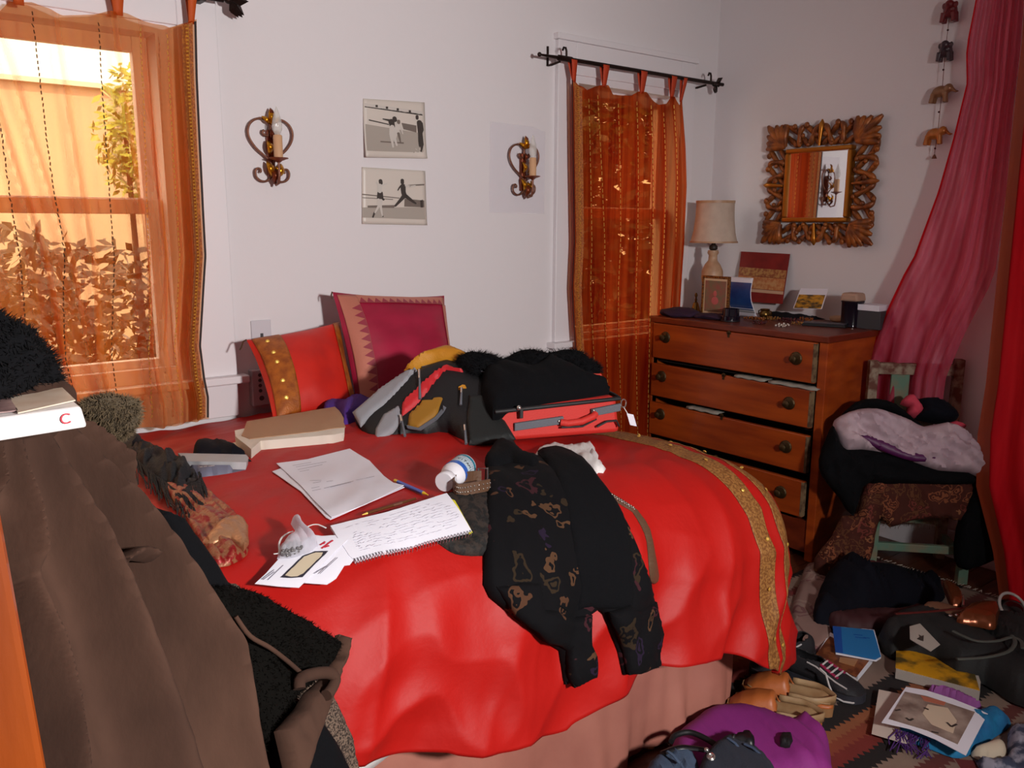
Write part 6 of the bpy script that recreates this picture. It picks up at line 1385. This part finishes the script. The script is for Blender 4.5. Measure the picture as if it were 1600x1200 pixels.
def shoe(name, heel, toe, hgt, wid, cuts, label, cat, group=None, z=.010, mats=None, style='sneaker'):
    """a shoe standing on the floor from heel to toe; style sneaker or clog"""
    Hh, Tt = Vector(heel), Vector(toe); Hh.z = Tt.z = z; L = (Tt-Hh).length; X = (Tt-Hh).normalized(); Y = Vector((-X.y, X.x, 0)); Zz = Vector((0, 0, 1))
    t = thing(name, (Hh+Tt)/2, label, cat, group)
    prof = [(0, .55), (.04, .72), (.12, .82), (.3, .78), (.45, .76), (.6, .9), (.74, 1.0), (.86, .9), (.95, .62), (1, .2)]
    W_ = lambda u: wid/2*interp(prof, u)
    def ring(u, w, zz): return Hh+X*L*u+Y*w+Zz*zz
    n = 40; v = []; f = []
    us = [i/(n-1) for i in range(n)]; out = [(u, W_(u)) for u in us]+[(u, -W_(u)) for u in reversed(us)]
    sh = .026 if style == 'clog' else .024
    k = MB(); m_ = len(out)
    k.add([ring(u, w*1.03, 0) for u, w in out]+[ring(u, w*1.06, sh) for u, w in out], [tuple(range(m_))[::-1], tuple(range(m_, 2*m_))]+[(i, (i+1) % m_, m_+(i+1) % m_, m_+i) for i in range(m_)])
    k.build('sole', mats[1], t, True)
    if style == 'sneaker': top = [(0, .8), (.08, .98), (.25, 1.0), (.38, .98), (.55, .78), (.75, .58), (.9, .46), (1, .25)]
    else: top = [(0, .42), (.08, .44), (.3, .46), (.45, .52), (.52, .9), (.7, .82), (.85, .62), (.95, .4), (1, .2)]
    def upper(u, s):        # s: 0..1 from one side over the top to the other
        a = math.pi*s; ht = hgt*interp(top, u); w = W_(u)
        cz2 = math.sin(a)**.6; cy2 = math.cos(a); cy2 = math.copysign(abs(cy2)**.75, cy2)
        return ring(u, w*cy2*(1-.22*cz2), sh+(ht-sh)*cz2)
    # upper: leaves the foot opening free
    op0, op1 = (.06, .46) if style == 'sneaker' else (-.1, .50)
    nu, ns = 44, 29; V = [upper(i/(nu-1), j/(ns-1)) for i in range(nu) for j in range(ns)]; Fq = []
    for i in range(nu-1):
        for j in range(ns-1):
            u = (i+.5)/(nu-1); s = (j+.5)/(ns-1)
            hole = op0 < u < op1 and abs(s-.5) < (.24 if style == 'sneaker' else .30)*math.sin(math.pi*min(1, max(0, (u-op0)/(op1-op0)))**.8)**.5
            if style == 'clog' and u < .47 and abs(s-.5) < .34: hole = True
            if not hole: Fq.append((i*ns+j, i*ns+j+1, (i+1)*ns+j+1, (i+1)*ns+j))
    obj('upper', V, Fq, mats[0], t, solid=.004)
    if style == 'clog':
        V = [ring(u, W_(u)*.88*(2*s-1), sh+.006+.004*math.cos(math.pi*2*s)) for u in [i/20*.9+.03 for i in range(21)] for s in [j/8 for j in range(9)]]
        obj('insole', V, [(i*9+j, i*9+j+1, (i+1)*9+j+1, (i+1)*9+j) for i in range(20) for j in range(8)], mats[2], t, solid=.003)
        # heel wall
        V = []; 
        for i in range(25):
            a = -1.0+2.0*i/24; u = .47*abs(a)**1.6; w = W_(max(.0, u))*math.copysign(min(1, abs(a)*1.6), a)
            V += [ring(u, w*1.02, sh), ring(u-.005, w*1.04, hgt*.58)]
        obj('heel_wall', V, [(2*i, 2*i+2, 2*i+3, 2*i+1) for i in range(24)], mats[2], t, solid=.004)
    else:
        V = [ring(u, W_(u)*.8*(2*s-1), sh+.01) for u in [i/20*.8+.06 for i in range(21)] for s in [j/8 for j in range(9)]]
        obj('insole', V, [(i*9+j, i*9+j+1, (i+1)*9+j+1, (i+1)*9+j) for i in range(20) for j in range(8)], m_bz, t, solid=.003)
        for i in range(4):
            u = .47+.065*i; MB().tube([upper(u, .28)+Zz*.003, upper(u+.02, .5)+Zz*.006, upper(u, .72)+Zz*.003], .0028, 6).build('lace', mats[2], t, True)
        for s in (.2, .8):
            k = MB(); k.tube([upper(u, s)+Y*(.002 if s < .5 else -.002)+Zz*.001 for u in (.3, .42, .55, .7, .84)], .0025, 6); k.build('side_piping', mats[2], t, True)
        for s in (.33, .67): MB().tube([upper(u, s)+Zz*.002 for u in (.46, .54, .62, .7)], .006, 6, flat=.4).build('eyelet_stay', mats[3], t, True)
    return t, upper
m_sb = mat('black_mesh', srgb(26, 24, 28), .7, bump=.4, bscale=300); m_sl = mat('white_lace', srgb(186, 180, 178), .7); m_sg = mat('charcoal_rubber', srgb(44, 44, 52), .6); m_mg = mat('magenta_trim', srgb(140, 24, 66), .6)
pz0 = lambda x, y: P_z(x, y, .010)
t, up_ = shoe('running_shoe', pz0(1232, 1048), pz0(1350, 1098), .085, .095, None, 'black running shoe with magenta eyelets and a loose white lace', 'shoe', None, mats=(m_sb, m_sg, m_sl, m_mg))
MB().tube([P_z(*q, h) for q, h in zip(q2([(1120, 335), (1160, 370), (1180, 440), (1210, 510), (1270, 545), (1330, 555), (1400, 525)]), (.10, .085, .06, .02, .016, .016, .016))], .0028, 6).build('loose_lace', m_sl, t, True)
shoe('running_shoe', pz0(1262, 1020), pz0(1178, 1058), .080, .095, None, 'black running shoe pointing toward the bed skirt', 'shoe', None, mats=(m_sb, m_sg, m_sl, m_mg))
m_cl = mat('tan_leather', srgb(186, 104, 52), .45, bump=.15, bscale=60, col2=srgb(164, 84, 38), var=.5, vscale=10); m_ci = mat('worn_insole', srgb(176, 146, 108), .6, col2=srgb(140, 106, 70), var=.4, vscale=16); m_cs = mat('tan_sole', srgb(150, 108, 70), .6)
shoe('leather_clog', pz0(1284, 1140), pz0(1136, 1108), .090, .105, None, 'tan backless leather clog, the one beside the purple bag', 'shoe', None, mats=(m_cl, m_cs, m_ci), style='clog')
shoe('leather_clog', pz0(1302, 1112), pz0(1160, 1078), .090, .105, None, 'tan backless leather clog, the one beside the running shoes', 'shoe', None, mats=(m_cl, m_cs, m_ci), style='clog')
# copper high-heeled sandal
t = thing('copper_sandal', fz(.10)(1510, 960)[0], 'copper leather high heeled sandal on top of the black bag', 'shoe')
cloth('vamp', q1([(900, 385), (960, 320), (1040, 297), (1110, 300), (1136, 325), (1128, 370), (1108, 422), (1010, 405)]), fz(.13), m_cop, .03, .01, .03, 4, parent=t, sm=3)
cloth('heel_cup', q1([(822, 168), (860, 182), (900, 205), (930, 245), (935, 300), (880, 305), (850, 260)]), chp(.25, .0, .0) if False else fz(.12), m_cop, .02, .01, .015, 3, parent=t, sm=2)
MB().tube([fz(.13)(*q)[0] for q in q1([(930, 245), (936, 280), (934, 305)])], .004, 6).build('piping', m_stud, t, True)
MB().tube([fz(.135)(*q)[0] for q in smooth_poly(q1([(560, 350), (720, 340), (880, 325), (1040, 305)]), 4, False)], .006, 8, flat=.4).build('strap', mat('oxblood_strap', srgb(84, 26, 22), .4), t, True)
cloth('sole', q1([(720, 300), (770, 282), (860, 300), (960, 335), (900, 372), (780, 345)]), fz(.115), mat('tan_insole', srgb(120, 84, 62), .5), .008, .006, .006, 4, parent=t, sm=2)
for q in ((865, 358), (900, 355)): MB().ball(fz(.135)(*q1([q])[0])[0], (.008, .006, .003)).build('buckle', m_stud, t, True)
# black patent shoe with a pale rim, seen from the opening
c = fz(.10)(*q1([(1200, 312)])[0])[0]; t = thing('patent_shoe', c, 'black patent slip-on with a pale rim lying behind the copper sandal', 'shoe')
MB().tube([c+Vector((.046*math.cos(a)+.0, .040*math.sin(a)-.006, .032*math.sin(a+.6))) for a in [i*math.pi/14 for i in range(29)]], .005, 8).build('rim', mat('pale_rim', srgb(170, 164, 160), .3), t, True)
MB().ball(c+Vector((.012, .008, -.018)), (.055, .045, .034), n=18, m=12).build('upper', mat('black_patent', srgb(10, 9, 10), .15, spec=.7), t, True)
MB().ball(c+Vector((.07, -.03, -.02)), (.05, .035, .028), n=18, m=12).build('toe', MATS['black_patent'], t, True)
# purple bag and jeans at the bottom edge
m_pb = mat('purple_canvas', srgb(136, 38, 122), .75, bump=.15, bscale=200)
t = thing('purple_tote', FZ(1200, 1180)[0], 'purple canvas tote bag with a dark handle slumped by the bed skirt', 'bag')
cloth('body', q3([(230, 640), (270, 470), (430, 330), (560, 245), (700, 205), (900, 212), (1060, 245), (1160, 295), (1260, 312), (1370, 272), (1450, 345), (1560, 450), (1600, 700), (1560, 900), (800, 960), (150, 900)]), FZ, m_pb, .07, 0, .06, 5, wr=(.018, 14, 30, 3), parent=t, sm=2, seed=6)
MB().tube([fz(.095)(*q)[0] for q in smooth_poly(q3([(260, 420), (290, 370), (400, 342), (520, 380), (660, 465)]), 4, False)], .007, 8).build('handle', m_bk, t, True)
cloth('snap_tab', q3([(1165, 380), (1180, 358), (1260, 355), (1275, 420), (1250, 455), (1170, 430)]), fz(.088), m_bk, .010, .01, .006, 3, parent=t)
m_den = mat('denim', srgb(74, 92, 116), .85, bump=.3, bscale=300, col2=srgb(52, 64, 88), var=.5, vscale=14); m_den2 = mat('denim_dark', srgb(40, 46, 58), .85, bump=.3, bscale=300)
t = thing('denim_jeans', FZ(1110, 1210)[0], 'blue denim jeans with a black belt lying on the purple tote', 'jeans')
cloth('leg', q3([(60, 660), (200, 530), (270, 505), (400, 515), (470, 600), (500, 700), (480, 900), (0, 900)]), fz(.08), m_den, .03, .02, .03, 5, wr=(.010, 24, 60, 3), parent=t, sm=2)
cloth('hip', q3([(490, 660), (540, 560), (620, 490), (740, 400), (860, 430), (1000, 520), (1110, 650), (1150, 900), (480, 900)]), fz(.09), m_den2, .035, .02, .03, 5, wr=(.010, 24, 30, 3), parent=t, sm=2)
cloth('belt', q3([(600, 480), (720, 400), (870, 338), (930, 352), (955, 400), (945, 455), (870, 440), (740, 420), (640, 500)]), fz(.12), mat('black_belt', srgb(16, 16, 20), .4), .012, .006, .01, 4, parent=t, sm=2)
MB().tube([fz(.115)(*q)[0] for q in smooth_poly(q3([(180, 520), (320, 470), (440, 475), (540, 490)]), 4, False)], .008, 8, flat=.6).build('belt_end', MATS['black_belt'], t, True)
p, n = fz(.134)(*q3([(590, 550)])[0]); MB().lathe(p, [(.010, 0), (.010, .004), (.006, .006), (.003, .004)], 16, (-.3, -.3, .9)).build('button', m_stud, t, True)
p, n = fz(.13)(*q3([(555, 490)])[0]); MB().ball(p, .006).build('rivet', m_stud, t, True)
for a, c in (((230, 500), (330, 600)), ((730, 390), (850, 500)), ((870, 440), (1010, 530))):
    MB().tube([fz(.13)(*q3([a])[0])[0], fz(.128)(*q3([((a[0]+c[0])/2, (a[1]+c[1])/2)])[0])[0]+Vector((0, 0, .004)), fz(.12)(*q3([c])[0])[0]], .004, 6, flat=.5).build('belt_loop', m_den, t, True)
# ================================================================== clothes rack in the left foreground
m_post = wood('honey_varnish', srgb(150, 68, 12), srgb(122, 50, 8), .4, (6, 6, 1.2), .2)
rk = thing('clothes_stand', (.08, .85, 0), 'orange varnished wooden clothes stand under the heap of coats', 'clothes stand')
MB().hexa([Vector(q) for q in ((.02, .57, 0), (.115, .57, 0), (.115, .61, 0), (.02, .61, 0), (-.042, .57, 1.26), (.0515, .57, 1.26), (.0515, .61, 1.26), (-.042, .61, 1.26))]).build('post', m_post, rk, bevel=.005)
MB().box((.06, 1.06, 0), (.10, 1.10, 1.10)).build('post', m_post, rk, bevel=.005)
MB().hexa([Vector(q) for q in ((-.01, .60, 1.085), (.035, .60, 1.085), (.098, 1.09, 1.085), (.058, 1.09, 1.085), (-.01, .60, 1.115), (.035, .60, 1.115), (.098, 1.09, 1.115), (.058, 1.09, 1.115))]).build('top_rail', m_post, rk, bevel=.004)
MB().hexa([Vector(q) for q in ((.0, .60, .16), (.035, .60, .16), (.098, 1.09, .16), (.062, 1.09, .16), (.0, .60, .20), (.035, .60, .20), (.098, 1.09, .20), (.062, 1.09, .20))]).build('lower_rail', m_post, rk, bevel=.004)
# --- coat
m_suede = mat('brown_suede', srgb(88, 62, 50), .95, spec=.2, bump=.12, bscale=120, col2=srgb(46, 30, 24), var=.5, vscale=7, stretch=(1, 1, .5))
m_lin = mat('dark_fur_lining', srgb(11, 9, 7), .95, spec=.1, bump=.6, bscale=160)
cpl = plane((100, 650, .98), (430, 1200, .87), (60, 1200, .75))
ct = thing('suede_coat', cpl(200, 1190)[0], 'brown suede coat with fur collar hanging over the clothes stand', 'coat')
CO = [(-70, 640), (0, 640), (60, 640), (135, 648), (165, 668), (190, 682), (205, 740), (240, 800), (282, 870), (330, 960), (380, 1080), (432, 1210), (440, 1290), (80, 1290), (72, 1200), (62, 1100), (52, 1000), (50, 900), (30, 880), (12, 820), (-10, 790), (-70, 770)]
def folds_c(x, y):
    # long folds fanning out from the shoulder
    a = math.atan2(x+40, y-480); r = math.hypot(x+40, y-480)
    g = a+.00008*(r-400)*math.sin(a*5)
    return .040*(1-2*math.sqrt(math.sin(g*21+.9*math.sin(g*8)+.8)**2+.03))*min(1, max(0, (r-190)/200))+.012*math.sin(g*43+1)*min(1, max(0, (r-230)/250))
co = cloth('shell', CO, up(cpl, -.05), m_suede, .06, .01, .02, 4.5, wr=(.004, 12, 68, 5), parent=ct, bulge=folds_c, seed=11)
cloth('pocket_flap', [(150, 905), (175, 870), (200, 862), (225, 872), (222, 884), (195, 880), (172, 892), (168, 912)], up(cpl, .012), m_suede, .022, .004, .010, 4, parent=ct, sm=2)
o_ = cloth('collar', [(120, 636), (140, 627), (165, 632), (185, 645), (190, 668), (180, 690), (165, 672), (140, 655)], up(cpl, .01), mat('tan_fur_skin', srgb(72, 60, 44), .95, bump=.6, bscale=150), .028, .02, .02, 4, wr=(.008, 60, 30, 2), parent=ct, sm=2)
fuzz('collar_fur', o_, 3500, .007, mat('tan_fur', srgb(92, 76, 54), .9), ct, .0006, .1)
z4 = lambda pts: zo(0, 800, .375, pts)
lpl = plane((350, 940, 1.05), (520, 1000, 1.10), (500, 1190, .98))
o_ = cloth('lining', z4([(760, 330), (820, 330), (900, 310), (1020, 330), (1120, 390), (1220, 440), (1350, 525), (1392, 545), (1385, 600), (1330, 690), (1270, 725), (1200, 790), (1100, 920), (1110, 1000), (1000, 820), (900, 620)]), lpl, m_lin, .03, .015, .03, 5, wr=(.010, 18, 40, 3), parent=ct, sm=2)
fuzz('lining_fur', o_, 5000, .006, mat('black_brown_fur', srgb(9, 7, 5), .95, spec=.05), ct, .0006, .1, seed=2)
cloth('facing', z4([(1350, 530), (1398, 545), (1380, 620), (1320, 780), (1290, 860), (1230, 1000), (1200, 1100), (1160, 1180), (1130, 1100), (1090, 930), (1180, 830), (1215, 770), (1275, 720), (1340, 620)]), up(lpl, .028), m_suede, .014, .008, .012, 5, wr=(.004, 30, 70, 4), parent=ct)
MB().tube([up(lpl, .045)(*q)[0] for q in smooth_poly(z4([(870, 475), (930, 555), (1010, 600), (1080, 650), (1140, 700)]), 4, False)], .0032, 8).build('seam_edge', m_suede, ct, True)
MB().tube([up(lpl, .05)(*q)[0] for q in smooth_poly(z4([(1125, 775), (1130, 735), (1190, 712), (1255, 708), (1278, 735), (1262, 772), (1240, 800)]), 4, False)], [.0085]*25, 10).build('button_loop', m_suede, ct, True)
# --- garments behind the coat
npl = plane((350, 940, 1.08), (520, 1000, 1.13), (500, 1190, 1.03))
tag(cloth('wool_coat', z4([(640, -20), (700, 0), (745, 20), (800, 100), (940, 290), (1000, 330), (960, 420), (1050, 560), (1140, 700), (1300, 850), (1380, 960), (1450, 1080), (1440, 1200), (1000, 1200), (900, 700), (760, 330), (690, 120)]), npl, m_blackcloth, .02, .012, .02, 6, wr=(.008, 14, 60, 4), sm=0), 'black wool coat hanging between the suede coat and the duvet', 'coat')
m_tweed = mat('brown_tweed', srgb(46, 34, 27), .95, bump=.7, bscale=240, col2=srgb(112, 92, 78), var=.12, vscale=300)
tpl = plane((350, 910, 1.13), (520, 1000, 1.16), (500, 1190, 1.10))
tag(cloth('tweed_jacket', z4([(930, 300), (980, 298), (1010, 330), (1110, 375), (1200, 455), (1330, 540), (1350, 690), (1395, 800), (1450, 920), (1492, 1067), (1500, 1200), (1300, 1200), (1250, 900), (1200, 600), (1000, 380)]), tpl, m_tweed, .018, .010, .018, 5, wr=(.006, 18, 60, 4), sm=0), 'coarse brown tweed jacket edge lying against the duvet front', 'jacket')
tag(cloth('red_garment', [(15, 880), (50, 890), (58, 1000), (62, 1080), (30, 1080), (10, 960)], plane((20, 900, .98), (60, 1000, .98), (40, 1080, .95)), mat('red_brocade', srgb(150, 22, 20), .6, col2=srgb(120, 40, 20), var=.2, vscale=40), .015, .01, .015, 5, wr=(.004, 30, 80, 4)), 'red garment showing between the wooden post and the suede coat', 'garment')
bpl = plane((0, 520, 1.02), (80, 615, 1.0), (0, 640, .95))
t = thing('black_fur_hat', bpl(10, 640)[0], 'black fur hat on top of the heap behind the white book', 'hat')
o_ = cloth('hat_crown', [(-70, 500), (-20, 505), (10, 520), (35, 545), (58, 580), (80, 612), (60, 640), (0, 650), (-70, 650)], bpl, m_blackcloth, .05, .05, .05, 5, wr=(.010, 40, 30, 2), parent=t, sm=2)
fuzz('fur', o_, 5000, .009, MATS['black_fur'], t, .0006, .0, seed=5)
tag(cloth('brown_hood', [(-70, 590), (0, 584), (45, 588), (100, 606), (120, 630), (80, 660), (-70, 680)], plane((0, 600, .97), (100, 620, .97), (0, 680, .90)), m_suede, .02, .03, .02, 5, wr=(.006, 30, 10, 3), sm=2), 'dark brown suede hood folded under the black fur hat', 'hood')
# --- white book on the heap
zb2 = 1.155
B0, B1 = P_z(137, 668, zb2), P_z(0, 690, zb2); ux = (B1-B0).normalized(); bk = P_z(78, 583, zb2+.026); dep = bk-B0; dep.z = 0
h_ = P_y(133, 634, B0.y).z-zb2
t = thing('white_book', B0, 'thick white book with a red letter C on its spine lying on the coats', 'book')
MB().hexa([B0, B0+ux*.20, B0+ux*.20+dep, B0+dep, B0+Vector((0, 0, h_))+ux*.004, B0+ux*.20+Vector((0, 0, h_)), B0+ux*.20+dep+Vector((0, 0, h_)), B0+dep+Vector((0, 0, h_))+ux*.004]).build('book_block', mat('glossy_white', srgb(236, 232, 230), .35), t, bevel=.003)
tp_ = plane3(B0+Vector((0, 0, h_+.001)), B0+ux+Vector((0, 0, h_+.001)), B0+dep+Vector((0, 0, h_+.001)))
cloth('cover_art', [(2, 596), (76, 586), (118, 626), (28, 646)], tp_, mat('cream_cover', srgb(206, 180, 156), .5, col2=srgb(222, 204, 184), var=.4, vscale=40), .0006, .0003, .0005, 5, parent=t)
cloth('cover_picture', [(-40, 622), (8, 612), (28, 642), (-40, 650)], tp_, mat('mauve_picture', srgb(170, 140, 134), .5, col2=srgb(120, 90, 90), var=.3, vscale=40), .0012, .0003, .0005, 5, parent=t)
nf = ux.cross(Vector((0, 0, 1))); nf = -nf if nf.dot(CAM-B0) < 0 else nf
sp_ = plane3(B0+nf*.001, B0+ux+nf*.001, B0+Vector((0, 0, 1))+nf*.001)
text_obj('spine_letter', 'C', .014, sp_(102, 655)[0]+nf*.0006, -ux, (0, 0, 1), m_redink, t)
# --- fringed shawl and brocade scarf on the bed
z5 = lambda pts: zo(0, 500, 1/3, pts)
m_shawl = mat('blue_black_chenille', srgb(10, 13, 19), .8, bump=.6, bscale=120)
t = thing('fringed_shawl', BED(250, 730)[0], 'blue black fringed shawl lying on the duvet behind the suede coat', 'shawl')
o_ = cloth('shawl', z5([(500, 545), (560, 530), (625, 540), (690, 600), (800, 640), (880, 690), (938, 750), (925, 800), (890, 810), (850, 845), (770, 800), (700, 745), (630, 690), (560, 620)]), onbed(.002), m_shawl, .028, .0, .03, 3, wr=(.014, 60, 35, 5), parent=t, sm=2)
fuzz('pile', o_, 3000, .012, m_shawl, t, .0008, .3, seed=8)
k = MB(); rr = random.Random(12)
for a, c in zip(smooth_poly(z5([(640, 690), (700, 745), (770, 800), (850, 845), (890, 815), (930, 795), (940, 755)]), 16, False), range(200)):
    dx, dy = rr.gauss(10, 6), rr.uniform(14, 40); k.tube([onbed(.022)(a[0], a[1])[0], onbed(.016)(a[0]+dx*.5, a[1]+dy*.5)[0], onbed(.010)(a[0]+dx+rr.gauss(0, 4), a[1]+dy)[0]], .0013, 5)
k.build('fringe', m_shawl, t)['kind'] = 'stuff'
m_broc = mat('red_gold_brocade', srgb(140, 20, 22), .4, col2=srgb(150, 96, 66), var=.10, vscale=75, metal=.3, bump=.35, bscale=140, stretch=(1, 1, 1))
t = thing('brocade_scarf', BED(340, 830)[0], 'shimmering red and gold brocade scarf crumpled beside the fringed shawl', 'scarf')
cloth('scarf', z5([(740, 790), (830, 800), (900, 780), (950, 790), (1060, 870), (1120, 930), (1160, 1000), (1166, 1080), (1130, 1130), (1010, 1168), (960, 1090), (880, 960)]), onbed(.002), m_broc, .012, 0, .012, 3, wr=(.010, 46, -35, 4), parent=t, sm=2)
cloth('gold_fold', z5([(960, 1080), (1000, 1020), (1060, 965), (1130, 950), (1160, 1000), (1166, 1075), (1140, 1110), (1080, 1070)]), onbed(.016), mat('gold_brocade_fold', srgb(176, 128, 92), .35, metal=.45, bump=.4, bscale=120), .010, .006, .012, 4, wr=(.004, 50, -40, 3), parent=t)
tag(cloth('black_scarf', z5([(540, 560), (580, 570), (640, 690), (720, 760), (790, 850), (870, 960), (950, 1080), (1040, 1200), (960, 1220), (860, 1060), (760, 920), (660, 760)]), plane((190, 690, 1.12), (290, 830, 1.14), (340, 900, 1.12)), m_blackcloth, .02, .012, .02, 5, wr=(.006, 25, 50, 4), sm=2), 'black scarf hanging between the suede coat and the brocade scarf', 'scarf')
